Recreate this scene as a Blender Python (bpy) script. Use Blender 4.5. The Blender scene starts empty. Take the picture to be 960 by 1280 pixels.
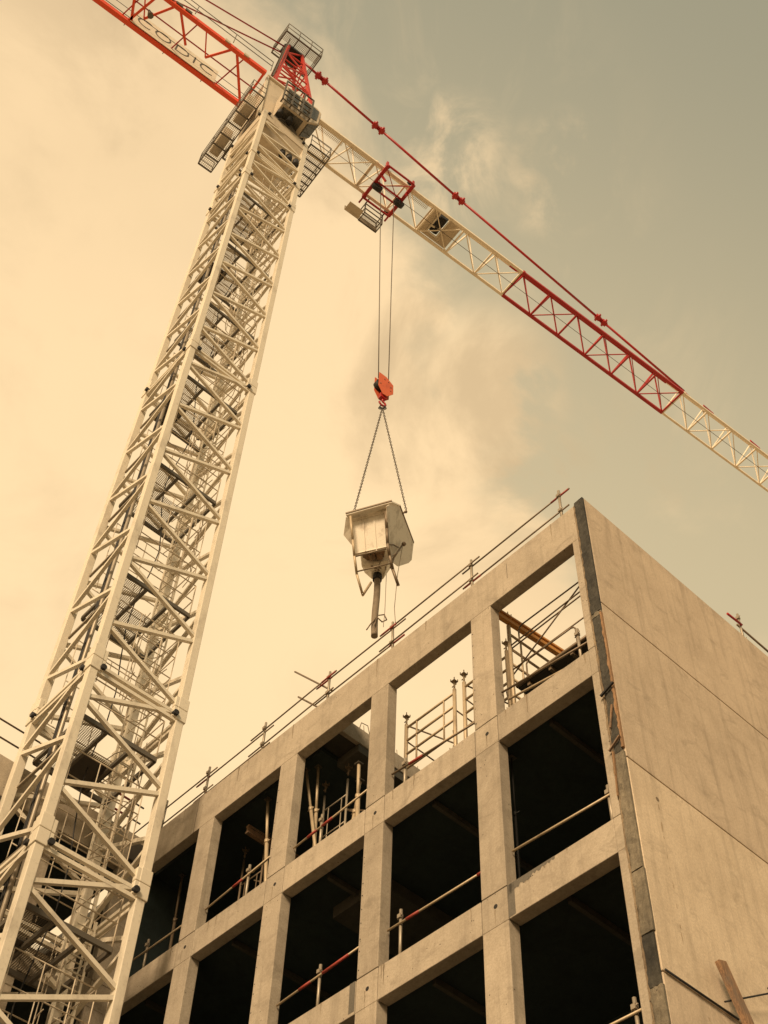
import bpy, bmesh, math, random
from mathutils import Vector, Matrix
random.seed(7)
D=bpy.data; S=bpy.context.scene; col=S.collection
EYE=1.6
# ------------------------------------------------------------------ camera
cam_d=D.cameras.new('camera'); cam=D.objects.new('camera',cam_d); col.objects.link(cam); S.camera=cam
cam_d.sensor_fit='VERTICAL'; cam_d.sensor_height=24.0; cam_d.lens=24*1644.18/1280.0
cam_d.clip_start=0.1; cam_d.clip_end=5000
R_=Vector((0.99877427,-0.04037109,0.02863794)); U_=Vector((-0.04949703,-0.81462664,0.57786977)); F_=Vector((0,0.57857895,0.81562638))
m=Matrix(((R_.x,U_.x,-F_.x,0),(R_.y,U_.y,-F_.y,0),(R_.z,U_.z,-F_.z,EYE),(0,0,0,1)))
cam.matrix_world=m
# ------------------------------------------------------------------ light, sky, exposure
SUN_DIR=Vector((-0.30,-0.80,0.47)).normalized()      # towards the sun
SUN_EL=math.asin(SUN_DIR.z); SUN_AZ=math.atan2(SUN_DIR.x,SUN_DIR.y)
sd=D.lights.new('sun','SUN'); sun=D.objects.new('sun',sd); col.objects.link(sun)
sd.energy=2.45; sd.angle=math.radians(16); sd.color=(1.0,0.735,0.465)
sun.rotation_euler=SUN_DIR.to_track_quat('Z','Y').to_euler(); sun.location=(-30,-30,60)
W=D.worlds.new('World'); S.world=W; W.use_nodes=True
nt=W.node_tree; N=nt.nodes; LK=nt.links
for n in list(N): N.remove(n)
def wn(t,**k):
    n=N.new(t)
    for a,b in k.items(): setattr(n,a,b)
    return n
def wmath(op,a,b=None,c=None):
    n=wn('ShaderNodeMath',operation=op)
    for i,x in enumerate((a,b,c)):
        if x is None: continue
        if isinstance(x,(int,float)): n.inputs[i].default_value=x
        else: LK.new(x,n.inputs[i])
    return n.outputs[0]
def wramp(x,lo,hi):
    n=wn('ShaderNodeMapRange',interpolation_type='SMOOTHSTEP'); LK.new(x,n.inputs[0])
    n.inputs[1].default_value=lo; n.inputs[2].default_value=hi; return n.outputs[0]
def wmix(f,a,b):
    n=wn('ShaderNodeMix',data_type='RGBA')
    if isinstance(f,(int,float)): n.inputs[0].default_value=f
    else: LK.new(f,n.inputs[0])
    for i,x in ((6,a),(7,b)):
        if isinstance(x,tuple): n.inputs[i].default_value=x
        else: LK.new(x,n.inputs[i])
    return n.outputs[2]
sky=wn('ShaderNodeTexSky',sky_type='NISHITA'); sky.sun_disc=False
sky.sun_elevation=SUN_EL; sky.sun_rotation=SUN_AZ; sky.dust_density=6; sky.air_density=1; sky.ozone_density=1
hs=wn('ShaderNodeHueSaturation'); hs.inputs['Saturation'].default_value=0.25; hs.inputs['Value'].default_value=1.0
LK.new(sky.outputs[0],hs.inputs['Color'])
tc=wn('ShaderNodeTexCoord'); vec=tc.outputs['Generated']
def wdot(v,n):
    d=wn('ShaderNodeVectorMath',operation='DOT_PRODUCT'); LK.new(v,d.inputs[0]); d.inputs[1].default_value=n; return d.outputs['Value']
def wnoise(scale,detail=6,rough=.55,off=(0,0,0),stretch=(1,1,1),dist=0.0):
    mp=wn('ShaderNodeMapping'); LK.new(vec,mp.inputs[0]); mp.inputs['Location'].default_value=off; mp.inputs['Scale'].default_value=stretch
    n=wn('ShaderNodeTexNoise'); n.inputs['Scale'].default_value=scale; n.inputs['Detail'].default_value=detail; n.inputs['Roughness'].default_value=rough; n.inputs['Distortion'].default_value=dist
    LK.new(mp.outputs[0],n.inputs[0]); return n.outputs[0]
q=wdot(vec,(0.8497,-0.4811,0.21577))
n1=wnoise(7,7,.58,(3.1,1.2,.7),dist=.35); n2=wnoise(2.6,4,.5,(7,2,1))
qq=wmath('ADD',q,wmath('MULTIPLY',wmath('SUBTRACT',n1,.5),-.22))
bank=wmath('SUBTRACT',1.0,wramp(qq,-.045,.035))
# loose wisps on the clear side
n3=wnoise(9,8,.62,(1.3,5.2,2.2),(1.5,1,1),.8)
wis=wmath('MULTIPLY',wramp(n3,.47,.72),wmath('SUBTRACT',1.0,wramp(q,.06,.24)))
def blob(d,r0,r1): return wramp(wdot(vec,Vector(d).normalized()[:]),math.cos(r1),math.cos(r0))
n4=wnoise(16,8,.62,(2.3,.2,5.2),(1.3,1,1),.5)
b1=wmath('MULTIPLY',wmath('MAXIMUM',blob((.116,.351,.929),.005,.055),blob((.034,.346,.938),.005,.06)),wramp(n4,.40,.70))
b2=wmath('MULTIPLY',wmath('MAXIMUM',blob((.064,.50,.864),.02,.085),blob((.095,.567,.818),.015,.08)),wramp(n1,.38,.50))
cloud=wmath('MAXIMUM',bank,wmath('MULTIPLY',wis,.28)); cloud=wmath('MAXIMUM',cloud,wmath('MULTIPLY',b1,.72)); cloud=wmath('MAXIMUM',cloud,wmath('MULTIPLY',b2,.95))
# light falls off from the bright left side to the upper right
gx=wdot(vec,(1,0,0)); gy=wdot(vec,(0,1,0))
clear_t=wmix(wramp(wmath('SUBTRACT',gy,wmath('MULTIPLY',gx,.25)),.12,.62),(.395,.367,.252,1),(.74,.60,.36,1))
skyL=wn('ShaderNodeMix',data_type='RGBA',blend_type='MULTIPLY'); skyL.inputs[0].default_value=1.0
LK.new(hs.outputs[0],skyL.inputs[6])
# the hazy air: the sky texture's own light, warmed, under a layer of thin haze
warm=wn('ShaderNodeMix',data_type='RGBA',blend_type='MULTIPLY'); warm.inputs[0].default_value=1.0
LK.new(hs.outputs[0],warm.inputs[6]); warm.inputs[7].default_value=(1.0,.80,.50,1)
scl=wn('ShaderNodeVectorMath',operation='SCALE'); LK.new(clear_t,scl.inputs[0]); scl.inputs['Scale'].default_value=10.0
clear=wmix(.82,warm.outputs[2],scl.outputs[0])
shade=wmath('ADD',.80,wmath('MULTIPLY',wmath('SUBTRACT',n2,.5),.55))
ccol=wmix(wramp(gy,.05,.75),(9.05,6.6,3.8,1),(10.7,7.75,4.35,1))
cs=wn('ShaderNodeVectorMath',operation='SCALE'); LK.new(ccol,cs.inputs[0])
n5=wnoise(5.2,8,.6,(4.4,1.9,.3),(1,1,1.3),.6)
grey=wmath('ADD',wmath('MULTIPLY',wramp(n5,.44,.68),.20),wmath('MULTIPLY',wramp(n2,.44,.68),.12))
near_edge=wramp(q,-.20,-.02)
grey=wmath('MULTIPLY',grey,wmath('ADD',.55,wmath('MULTIPLY',near_edge,.9)))
LK.new(wmath('SUBTRACT',1.0,grey),cs.inputs['Scale'])
fin=wmix(cloud,clear,cs.outputs[0])
bg=wn('ShaderNodeBackground'); bg.inputs[1].default_value=0.061; LK.new(fin,bg.inputs[0])
wo=wn('ShaderNodeOutputWorld'); LK.new(bg.outputs[0],wo.inputs[0])
vs=S.view_settings; vs.view_transform='Standard'; vs.look='None'; vs.gamma=1; vs.use_curve_mapping=False; vs.exposure=0.75
S.render.engine='CYCLES'

# ------------------------------------------------------------------ materials
def mat(name): 
    mt=D.materials.new(name); mt.use_nodes=True; return mt,mt.node_tree.nodes,mt.node_tree.links,mt.node_tree.nodes['Principled BSDF']
def noise(n,l,src,scale,detail=5,rough=.55,stretch=(1,1,1),dist=0):
    mp=n.new('ShaderNodeMapping'); mp.inputs['Scale'].default_value=stretch; l.new(src,mp.inputs[0])
    t=n.new('ShaderNodeTexNoise'); t.inputs['Scale'].default_value=scale; t.inputs['Detail'].default_value=detail; t.inputs['Roughness'].default_value=rough; t.inputs['Distortion'].default_value=dist
    l.new(mp.outputs[0],t.inputs[0]); return t.outputs[0]
def rng(n,l,x,a,b,c=0,d=1):
    r=n.new('ShaderNodeMapRange'); l.new(x,r.inputs[0]); 
    for i,v in zip((1,2,3,4),(a,b,c,d)): r.inputs[i].default_value=v
    return r.outputs[0]
def mix(n,l,f,a,b,mode='MIX'):
    x=n.new('ShaderNodeMix'); x.data_type='RGBA'; x.blend_type=mode
    for i,v in ((0,f),(6,a),(7,b)):
        if isinstance(v,(int,float,tuple)): x.inputs[i].default_value=v
        else: l.new(v,x.inputs[i])
    return x.outputs[2]
def concrete(name,base,dark,streak=.35,pits=True,rough=.9,bump=.25,tone=.10):
    mt,n,l,b=mat(name); tcn=n.new('ShaderNodeTexCoord'); o=tcn.outputs['Object']
    big=noise(n,l,o,.7,5,.6); mid=noise(n,l,o,3.2,9,.72,dist=.5); fine=noise(n,l,o,34,6,.8)
    stk=noise(n,l,o,1.0,6,.6,(7,7,.45)); 
    c=mix(n,l,rng(n,l,mid,.3,.72),dark,base)
    c=mix(n,l,rng(n,l,big,.35,.7,0,.55),c,tuple(min(1,x*1.22) for x in base[:3])+(1,))
    c=mix(n,l,rng(n,l,stk,.50,.78,0,streak),c,tuple(x*.55 for x in dark[:3])+(1,))
    c=mix(n,l,rng(n,l,fine,.34,.60,.42,0),c,tuple(x*.5 for x in dark[:3])+(1,))
    blot=noise(n,l,o,1.9,8,.7,(1,1,1.6),.8)
    c=mix(n,l,rng(n,l,blot,.54,.66,0,.42),c,tuple(x*.62 for x in dark[:3])+(1,))
    if pits:
        v=n.new('ShaderNodeTexVoronoi'); v.inputs['Scale'].default_value=9; l.new(o,v.inputs[0])
        msk=noise(n,l,o,1.6,3); 
        a1=rng(n,l,v.outputs['Distance'],.06,.10,1,0); a2=rng(n,l,msk,.50,.55)
        mm=n.new('ShaderNodeMath'); mm.operation='MULTIPLY'; l.new(a1,mm.inputs[0]); l.new(a2,mm.inputs[1])
        c=mix(n,l,mm.outputs[0],c,(.05,.035,.025,1))
    oi=n.new('ShaderNodeObjectInfo'); hv=n.new('ShaderNodeHueSaturation'); l.new(rng(n,l,oi.outputs['Random'],0,1,1-tone,1+tone),hv.inputs['Value']); l.new(c,hv.inputs['Color']); c=hv.outputs[0]
    l.new(c,b.inputs['Base Color']); b.inputs['Roughness'].default_value=rough
    bp=n.new('ShaderNodeBump'); bp.inputs['Strength'].default_value=bump; bp.inputs['Distance'].default_value=.01
    ad=n.new('ShaderNodeMath'); ad.operation='ADD'; l.new(fine,ad.inputs[0]); l.new(mid,ad.inputs[1]); l.new(ad.outputs[0],bp.inputs['Height']); l.new(bp.outputs[0],b.inputs['Normal'])
    return mt
def paint(name,base,rough=.45,metal=0.0,dirt=(.12,.08,.05,1),amt=.45,scale=3.0):
    mt,n,l,b=mat(name); tcn=n.new('ShaderNodeTexCoord'); o=tcn.outputs['Object']
    a=noise(n,l,o,scale,6,.65,(1,1,.5)); f=noise(n,l,o,scale*9,4,.7)
    c=mix(n,l,rng(n,l,a,.52,.75,0,amt),base,dirt)
    c=mix(n,l,rng(n,l,f,.55,.7,0,amt*.5),c,dirt)
    l.new(c,b.inputs['Base Color']); b.inputs['Roughness'].default_value=rough; b.inputs['Metallic'].default_value=metal
    return mt
M_={}
M_['conc']=concrete('precast_concrete',(.46,.395,.305,1),(.30,.25,.185,1),.50,bump=.4)
M_['wall']=concrete('smooth_wall_concrete',(.60,.49,.365,1),(.45,.355,.255,1),.55,pits=False,bump=.15,tone=.0)
M_['wall2']=concrete('paler_wall_concrete',(.70,.58,.43,1),(.54,.43,.305,1),.5,pits=False,bump=.15,tone=.0)
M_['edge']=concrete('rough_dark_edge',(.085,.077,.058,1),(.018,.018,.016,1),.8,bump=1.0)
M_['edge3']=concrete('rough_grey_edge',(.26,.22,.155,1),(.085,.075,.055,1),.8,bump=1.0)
M_['rust']=concrete('rusty_edge',(.36,.205,.10,1),(.20,.13,.075,1),.6,bump=.8)
M_['edge2']=concrete('rough_brown_edge',(.36,.28,.18,1),(.17,.12,.075,1),.75,bump=.9)
M_['inner']=concrete('shade_dark_inner_concrete',(.034,.052,.050,1),(.017,.027,.026,1),.3,pits=False)  # near-black colour carries the shade of the unlit rooms
M_['slab']=concrete('shade_dark_slab',(.095,.088,.068,1),(.05,.047,.037,1),.3,pits=False)  # ceiling parts darkened in colour too, standing in for interior shade
M_['mortar']=concrete('wet_mortar',(.17,.15,.12,1),(.11,.10,.08,1),.3,pits=False)
M_['stain']=concrete('rusty_grime',(.30,.24,.165,1),(.19,.145,.095,1),.5,pits=False)
M_['wallstain']=concrete('faint_rust_stain',(.48,.37,.25,1),(.36,.27,.175,1),.4,pits=False)
M_['joint']=paint('dark_joint_filler',(.05,.04,.03,1),.95)  # even dark tone for joints and hairline cracks
M_['bounce_ground']=concrete('pale_bounce_ground',(.46,.38,.27,1),(.36,.29,.20,1),.1,pits=False)  # unseen far ground, made pale to bounce fill onto the crane undersides
M_['ground']=concrete('dark_low_bounce_ground',(.15,.12,.085,1),(.09,.07,.05,1),.1,pits=False)  # dark tone for the low-bounce patch below the facades
M_['white']=paint('off_white_crane_paint',(.70,.635,.51,1),.45,amt=.42,scale=2.2)
M_['jibw']=paint('pale_jib_paint',(.84,.75,.60,1),.4,amt=.25)
M_['cream']=paint('cream_sheet',(.55,.47,.355,1),.55,amt=.45,scale=1.6)
M_['red']=paint('red_crane_paint',(.40,.018,.018,1),.38,amt=.35,scale=1.8,dirt=(.10,.01,.01,1))
M_['dullred']=paint('dull_red_sleeve',(.34,.045,.03,1),.6,amt=.6,scale=9)
M_['orange']=paint('orange_red_paint',(.58,.115,.042,1),.6,amt=.6,scale=4,dirt=(.2,.03,.02,1))
M_['redp']=paint('peak_red_paint',(.52,.04,.025,1),.45,amt=.4)
M_['cwt']=paint('bright_red_paint',(.78,.085,.028,1),.42,amt=.15,scale=1.2,dirt=(.35,.02,.01,1))
M_['dark']=paint('dark_galvanised_steel',(.12,.105,.082,1),.5,.3,amt=.3)
M_['black']=paint('black_rubber',(.014,.013,.012,1),.7,amt=.1)
M_['galv']=paint('galvanised_tube',(.34,.29,.22,1),.45,.35,amt=.5,scale=5)
M_['tube']=paint('brown_scaffold_tube',(.19,.14,.09,1),.5,.3,amt=.4,scale=5)
M_['gold']=paint('pale_rusty_tube',(.48,.38,.25,1),.5,.2,amt=.5,scale=5)
M_['timber']=paint('orange_formwork_timber',(.60,.29,.075,1),.65,amt=.5,scale=6,dirt=(.20,.08,.03,1))
M_['sign']=paint('white_sign_sheet',(.74,.67,.53,1),.5,amt=.25)
M_['skipw']=paint('dirty_white_steel',(.74,.68,.57,1),.65,amt=.85,scale=3.4,dirt=(.30,.23,.15,1))
M_['rope']=paint('steel_rope',(.10,.08,.06,1),.5,.4)
M_['hose']=paint('grey_hose',(.20,.155,.105,1),.75,amt=.7,scale=7,dirt=(.05,.04,.03,1))
def wood():
    mt,n,l,b=mat('weathered_wood'); o=n.new('ShaderNodeTexCoord').outputs['Object']
    a=noise(n,l,o,3,7,.7,(22,22,1.2)); g=noise(n,l,o,5,4,.6)
    c=mix(n,l,rng(n,l,a,.3,.7),(.10,.055,.03,1),(.40,.24,.13,1)); c=mix(n,l,rng(n,l,g,.45,.7,0,.7),c,(.13,.11,.09,1))
    l.new(c,b.inputs['Base Color']); b.inputs['Roughness'].default_value=.85; return mt
M_['wood']=wood()
def glass():
    mt,n,l,b=mat('tinted_cab_glass'); b.inputs['Base Color'].default_value=(.09,.085,.07,1); b.inputs['Roughness'].default_value=.12; b.inputs['Alpha'].default_value=.8; return mt
M_['glass']=glass()
def grate(name,colr,fill,sc=26):
    mt,n,l,b=mat(name); o=n.new('ShaderNodeTexCoord').outputs['Object']
    b.inputs['Base Color'].default_value=colr; b.inputs['Roughness'].default_value=.6
    sp=n.new('ShaderNodeSeparateXYZ'); l.new(o,sp.inputs[0]); outs=[]
    for k in (0,1):
        m1=n.new('ShaderNodeMath'); m1.operation='MULTIPLY'; l.new(sp.outputs[k],m1.inputs[0]); m1.inputs[1].default_value=sc
        m2=n.new('ShaderNodeMath'); m2.operation='FRACT'; l.new(m1.outputs[0],m2.inputs[0])
        m3=n.new('ShaderNodeMath'); m3.operation='LESS_THAN'; l.new(m2.outputs[0],m3.inputs[0]); m3.inputs[1].default_value=fill; outs.append(m3.outputs[0])
    mx=n.new('ShaderNodeMath'); mx.operation='MAXIMUM'; l.new(outs[0],mx.inputs[0]); l.new(outs[1],mx.inputs[1]); l.new(mx.outputs[0],b.inputs['Alpha'])
    return mt
M_['grate']=grate('steel_mesh',(.12,.10,.08,1),.30)
M_['lgrate']=grate('light_walkway_mesh',(.42,.38,.31,1),.22,14)
M_['ply']=paint('dark_deck_plywood',(.055,.048,.040,1),.7,amt=.3)

# ------------------------------------------------------------------ mesh helpers
def V(*a): return Vector(a)
class MB:
    def __init__(s): s.v=[]; s.f=[]; s.sm=[]
    def add(s,vs,fs,sm=False):
        o=len(s.v); s.v+= [tuple(x) for x in vs]; s.f+=[tuple(i+o for i in f) for f in fs]; s.sm+=[sm]*len(fs); return s
    def box(s,a,b):
        x0,x1=sorted((a[0],b[0]));y0,y1=sorted((a[1],b[1]));z0,z1=sorted((a[2],b[2]))
        return s.add([(x0,y0,z0),(x1,y0,z0),(x1,y1,z0),(x0,y1,z0),(x0,y0,z1),(x1,y0,z1),(x1,y1,z1),(x0,y1,z1)],
          [(0,3,2,1),(4,5,6,7),(0,1,5,4),(1,2,6,5),(2,3,7,6),(3,0,4,7)])
    def bar(s,p,q,w,h=None,up=(0,0,1)):
        p=Vector(p);q=Vector(q);h=h or w; d=(q-p)
        if d.length<1e-6: return s
        d.normalize(); u=Vector(up)
        if abs(d.dot(u))>.97: u=Vector((1,0,0)) if abs(d.x)<.9 else Vector((0,1,0))
        a=d.cross(u).normalized(); b=a.cross(d).normalized(); a=a*w/2; b=b*h/2
        vs=[p-a-b,p+a-b,p+a+b,p-a+b,q-a-b,q+a-b,q+a+b,q-a+b]
        return s.add(vs,[(0,3,2,1),(4,5,6,7),(0,1,5,4),(1,2,6,5),(2,3,7,6),(3,0,4,7)])
    def tube(s,p,q,r,n=8,r2=None,caps=True):
        p=Vector(p);q=Vector(q); d=q-p
        if d.length<1e-6: return s
        d.normalize(); u=Vector((0,0,1)) if abs(d.z)<.95 else Vector((1,0,0))
        a=d.cross(u).normalized(); b=a.cross(d); r2=r if r2 is None else r2
        vs=[p+(a*math.cos(t)+b*math.sin(t))*r for t in [2*math.pi*i/n for i in range(n)]]+[q+(a*math.cos(t)+b*math.sin(t))*r2 for t in [2*math.pi*i/n for i in range(n)]]
        s.add(vs,[(i,(i+1)%n,(i+1)%n+n,i+n) for i in range(n)],True)
        if caps: o=len(s.v)-2*n; s.f+=[tuple(o+i for i in range(n))[::-1],tuple(o+n+i for i in range(n))]; s.sm+=[False,False]
        return s
    def path(s,pts,r,n=8):
        for a,b in zip(pts,pts[1:]): s.tube(a,b,r,n)
        for a in pts[1:-1]: s.ball(a,r*1.01,n)
        return s
    def ball(s,c,r,n=8):
        c=Vector(c); vs=[];k=max(3,n//2)
        for i in range(1,k):
            for j in range(n): vs.append(c+Vector((math.sin(math.pi*i/k)*math.cos(2*math.pi*j/n),math.sin(math.pi*i/k)*math.sin(2*math.pi*j/n),math.cos(math.pi*i/k)))*r)
        t=len(vs); vs+= [c+V(0,0,r),c-V(0,0,r)]
        fs=[(i*n+j,(i+1)*n+j,(i+1)*n+(j+1)%n,i*n+(j+1)%n) for i in range(k-2) for j in range(n)]
        fs+=[(t,j,(j+1)%n) for j in range(n)]+[(t+1,(k-2)*n+(j+1)%n,(k-2)*n+j) for j in range(n)]
        return s.add(vs,fs,True)
    def plate(s,pts,th,nrm=None):
        pts=[Vector(p) for p in pts]; c=sum(pts,Vector())/len(pts)
        if nrm is None:
            nrm=Vector()
            for i in range(len(pts)): nrm+=(pts[i]-c).cross(pts[(i+1)%len(pts)]-c)
        nn=Vector(nrm).normalized()*th/2; k=len(pts)
        vs=[p+nn for p in pts]+[p-nn for p in pts]+[c+nn,c-nn]
        fs=[(2*k,i,(i+1)%k) for i in range(k)]+[(2*k+1,k+(i+1)%k,k+i) for i in range(k)]+[(i,k+i,k+(i+1)%k,(i+1)%k) for i in range(k)]
        return s.add(vs,fs)
    def loft(s,A,B,caps=True):
        k=len(A); fs=[(i,(i+1)%k,(i+1)%k+k,i+k) for i in range(k)]
        if caps: fs+=[tuple(range(k))[::-1],tuple(range(k,2*k))]
        return s.add(list(A)+list(B),fs)
    def build(s,name,m,parent=None,bevel=0):
        me=D.meshes.new(name); me.from_pydata(s.v,[],s.f); me.validate()
        bm=bmesh.new(); bm.from_mesh(me); bmesh.ops.recalc_face_normals(bm,faces=bm.faces); bm.to_mesh(me); bm.free()
        if len(me.polygons)==len(s.sm):
            for pgn,x in zip(me.polygons,s.sm): pgn.use_smooth=x
        o=D.objects.new(name,me); col.objects.link(o); me.materials.append(M_[m] if isinstance(m,str) else m)
        if parent: o.parent=parent
        if bevel:
            b=o.modifiers.new('bevel','BEVEL'); b.width=bevel; b.segments=2; b.limit_method='ANGLE'
        return o
def tag(o,label=None,cat=None,group=None,kind=None):
    if label:o['label']=label
    if cat:o['category']=cat
    if group:o['group']=group
    if kind:o['kind']=kind
    return o
def empty(name,loc,rz,label,cat,group=None):
    o=D.objects.new(name,None); col.objects.link(o); o.location=loc; o.rotation_euler=(0,0,rz); o.empty_display_size=.3
    return tag(o,label,cat,group)
def copy_tree(o,parent=None):
    c=o.copy(); col.objects.link(c)
    if parent: c.parent=parent
    for ch in list(o.children): copy_tree(ch,c)
    return c

# ------------------------------------------------------------------ ground
g=MB(); g.add([(-1500,-1500,0),(1500,-1500,0),(1500,1500,0),(-1500,1500,0)],[(0,1,2,3)])
tag(g.build('ground','bounce_ground'),kind='structure')
g=MB(); n_=40
g.add([(26*math.cos(2*math.pi*i/n_)*(1+.06*math.sin(i*1.7))-1,26*math.sin(2*math.pi*i/n_)*(1+.05*math.cos(i*2.3))+6,.004) for i in range(n_)],[tuple(range(n_))])
tag(g.build('low_bounce_yard','ground'),kind='structure')  # unseen dark patch added to keep bounced light off the soffits

# ------------------------------------------------------------------ the concrete building
# building frame: local x = -s (s runs left along the front), local y = depth, local z = height from the top of the end wall
PSI=-0.8553538563; BC=V(3.09834996,11.62295404,17.05396425+EYE); GZ=-BC.z
def B(s,t,z): return (-s,t,z)
def bframe(name,s,t,z,label,cat,group=None):     # an empty standing at a place in the building frame
    c,sn=math.cos(PSI),math.sin(PSI); x,y=-s,t
    return empty(name,(BC.x+c*x-sn*y,BC.y+sn*x+c*y,BC.z+z),PSI,label,cat,group)
bld=empty('concrete_building',(BC.x,BC.y,0),PSI,'grey concrete shell with open window bays and a blank end wall on the right','building')
BZ=BC.z
class BB(MB):            # geometry given in building frame, heights from wall top
    def bx(s,s0,s1,t0,t1,z0,z1): return s.box((-s0,t0,z0+BZ),(-s1,t1,z1+BZ))
def Bp(s,t,z): return (-s,t,z+BZ)
SC=[(2.056,2.491),(4.397,4.811),(6.701,7.138),(8.989,9.424)]
SE=11.30
Z1=-.894; ZP=-.044
ZB=[(-3.367,-3.869)]
while ZB[-1][0]-3.0>GZ+.5: ZB.append((ZB[-1][0]-3.0+(-.03 if len(ZB)==1 else 0)*0,ZB[-1][1]-3.0))
T=.20
TOPS=[Z1]+[b[1] for b in ZB]
# top beam (whole length)
o=BB().bx(.205,SE,0,T,Z1,ZP).build('top_beam','conc',bld,.012)
for (x,z0) in ((1.66,-.50),(3.9,-.3),(9.62,ZP)):
    pass
cr=BB()
cr.bx(1.655,1.661,-.003,.0,-.55,-.18); cr.bx(9.60,9.607,-.003,0,Z1,ZP)
cr.build('hairline_crack','joint',bld)
edges=[.205]+[x for c in SC for x in c]+[SE]
opens=[(.32,2.056),(2.491,4.397),(4.811,6.701),(7.138,8.989),(9.424,SE-.02)]
for k,(zt,zb) in enumerate(ZB):
    up=TOPS[k]
    # columns of this storey end on a joint at the sill level
    for i,(a,b) in enumerate(SC):
        c=BB().bx(a,b,0,T,zt+.013,up)
        o=c.build('column','conc',bld,.010)
        # node block between the spandrels
        nb=BB().bx(a+.0,b-.0,0,T,zb,zt); o=nb.build('column','conc',bld,.010)
        h=BB(); cx=(a+b)/2-.02; zc=(zt+zb)/2+.03+.02*math.sin(i*3+k)
        h.tube(Bp(cx,-.004,zc),Bp(cx,.02,zc),.032,14); h.build('anchor_hole','black',o)
        js=BB(); js.bx(a+.01,b-.01,.012,T-.01,zt-.001,zt+.014); js.build('joint_filler','joint',o)
    # end strip of the front panel beside the wall edge
    BB().bx(.205,.32,0,T,zt+.006,up).build('end_post','conc',bld,.008)
    BB().bx(.205,.32,0,T,zb,zt).build('end_post','conc',bld,.008)
    for j,(a,b) in enumerate(opens):
        aa=a if j else .32; g_=.013
        BB().bx(aa+(g_ if j else .002),b-g_,0,T,zb,zt).build('spandrel_beam','conc',bld,.010)
# inner structure: floors, cross walls, back wall, coloured dark to stand for room shade
BD=9.0
for k,(zt,zb) in enumerate(ZB):
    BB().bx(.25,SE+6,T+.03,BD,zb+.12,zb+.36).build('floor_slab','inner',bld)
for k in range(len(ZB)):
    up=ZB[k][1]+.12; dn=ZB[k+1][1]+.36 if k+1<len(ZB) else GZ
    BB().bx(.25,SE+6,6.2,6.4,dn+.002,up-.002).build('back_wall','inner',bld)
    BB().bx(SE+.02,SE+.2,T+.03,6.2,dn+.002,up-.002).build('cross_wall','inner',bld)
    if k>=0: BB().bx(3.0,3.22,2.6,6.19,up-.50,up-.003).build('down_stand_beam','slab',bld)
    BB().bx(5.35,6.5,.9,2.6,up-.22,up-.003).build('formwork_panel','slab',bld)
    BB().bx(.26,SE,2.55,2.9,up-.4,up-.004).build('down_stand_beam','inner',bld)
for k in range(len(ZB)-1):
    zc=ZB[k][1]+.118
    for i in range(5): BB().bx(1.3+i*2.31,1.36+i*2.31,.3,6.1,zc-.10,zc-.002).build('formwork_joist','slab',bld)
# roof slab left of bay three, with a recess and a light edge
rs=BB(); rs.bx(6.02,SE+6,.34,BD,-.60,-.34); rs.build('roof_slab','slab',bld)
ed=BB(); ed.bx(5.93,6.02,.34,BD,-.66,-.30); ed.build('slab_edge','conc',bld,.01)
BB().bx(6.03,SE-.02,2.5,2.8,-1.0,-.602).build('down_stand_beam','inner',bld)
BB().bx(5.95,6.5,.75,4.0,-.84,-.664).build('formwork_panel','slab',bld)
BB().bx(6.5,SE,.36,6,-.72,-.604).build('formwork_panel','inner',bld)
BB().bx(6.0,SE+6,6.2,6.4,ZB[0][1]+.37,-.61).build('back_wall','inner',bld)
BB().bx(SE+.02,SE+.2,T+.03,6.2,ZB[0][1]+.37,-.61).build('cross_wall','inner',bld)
sr=BB()
for i in range(16):
    t=.6+i*.16+random.uniform(-.05,.05); x=5.97; hgt=random.uniform(.08,.2)
    sr.path([Bp(x,t,-.3),Bp(x+random.uniform(-.03,.03),t+random.uniform(-.05,.05),-.3+hgt)],.006,5)
sr.path([Bp(5.97,.75,-.3),Bp(5.97,.8,-.10),Bp(5.97,.95,-.07),Bp(5.97,1.02,-.3)],.008,5)
sr.build('starter_bars','tube',bld)
# end wall, one panel per storey, and its rough open edge
WT=[0,-2.559,-5.538,-8.585,-11.6,-14.6,GZ]
for i in range(len(WT)-1):
    a,b=WT[i],WT[i+1]; g_=.022 if i else 0
    w=BB().bx(0,.2,.03,14.5,b+.0,a-g_).build('wall_panel','wall2' if i==2 else 'wall',bld,.008)
def rough_strip(z0,z1,m,s0=.004,s1=.172,t0=-.006,seed=1):
    rd=random.Random(seed); nz=max(2,int((z0-z1)/.06)); ns=5; vs=[];fs=[]
    for i in range(nz+1):
        for j in range(ns+1):
            z=z0+(z1-z0)*i/nz; s=s0+(s1-s0)*j/ns
            if 0<i<nz and j in(0,ns): s+=rd.uniform(-.014,.010)*(1 if j else .3)
            vs.append(Bp(s,t0+rd.uniform(-.009,.007),z))
    for i in range(nz):
        for j in range(ns): fs.append((i*(ns+1)+j,i*(ns+1)+j+1,(i+1)*(ns+1)+j+1,(i+1)*(ns+1)+j))
    k=len(vs)
    for j in (0,ns):
        for i in range(nz+1): vs.append(Bp(s0 if j==0 else s1,.032,z0+(z1-z0)*i/nz))
        for i in range(nz): fs.append((i*(ns+1)+j,(i+1)*(ns+1)+j,k+i+1,k+i)); 
        k=len(vs)
    vs2=[Bp(s0,.032,z0),Bp(s1,.032,z0),Bp(s1,.032,z1),Bp(s0,.032,z1)]
    k=len(vs); vs+=vs2; fs.append((0,ns,k+1,k)); fs.append((nz*(ns+1),nz*(ns+1)+ns,k+2,k+3))
    mb=MB(); mb.add(vs,fs); return mb.build('panel_edge',m,bld)
rough_strip(0,-2.75,'edge',seed=1)
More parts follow.
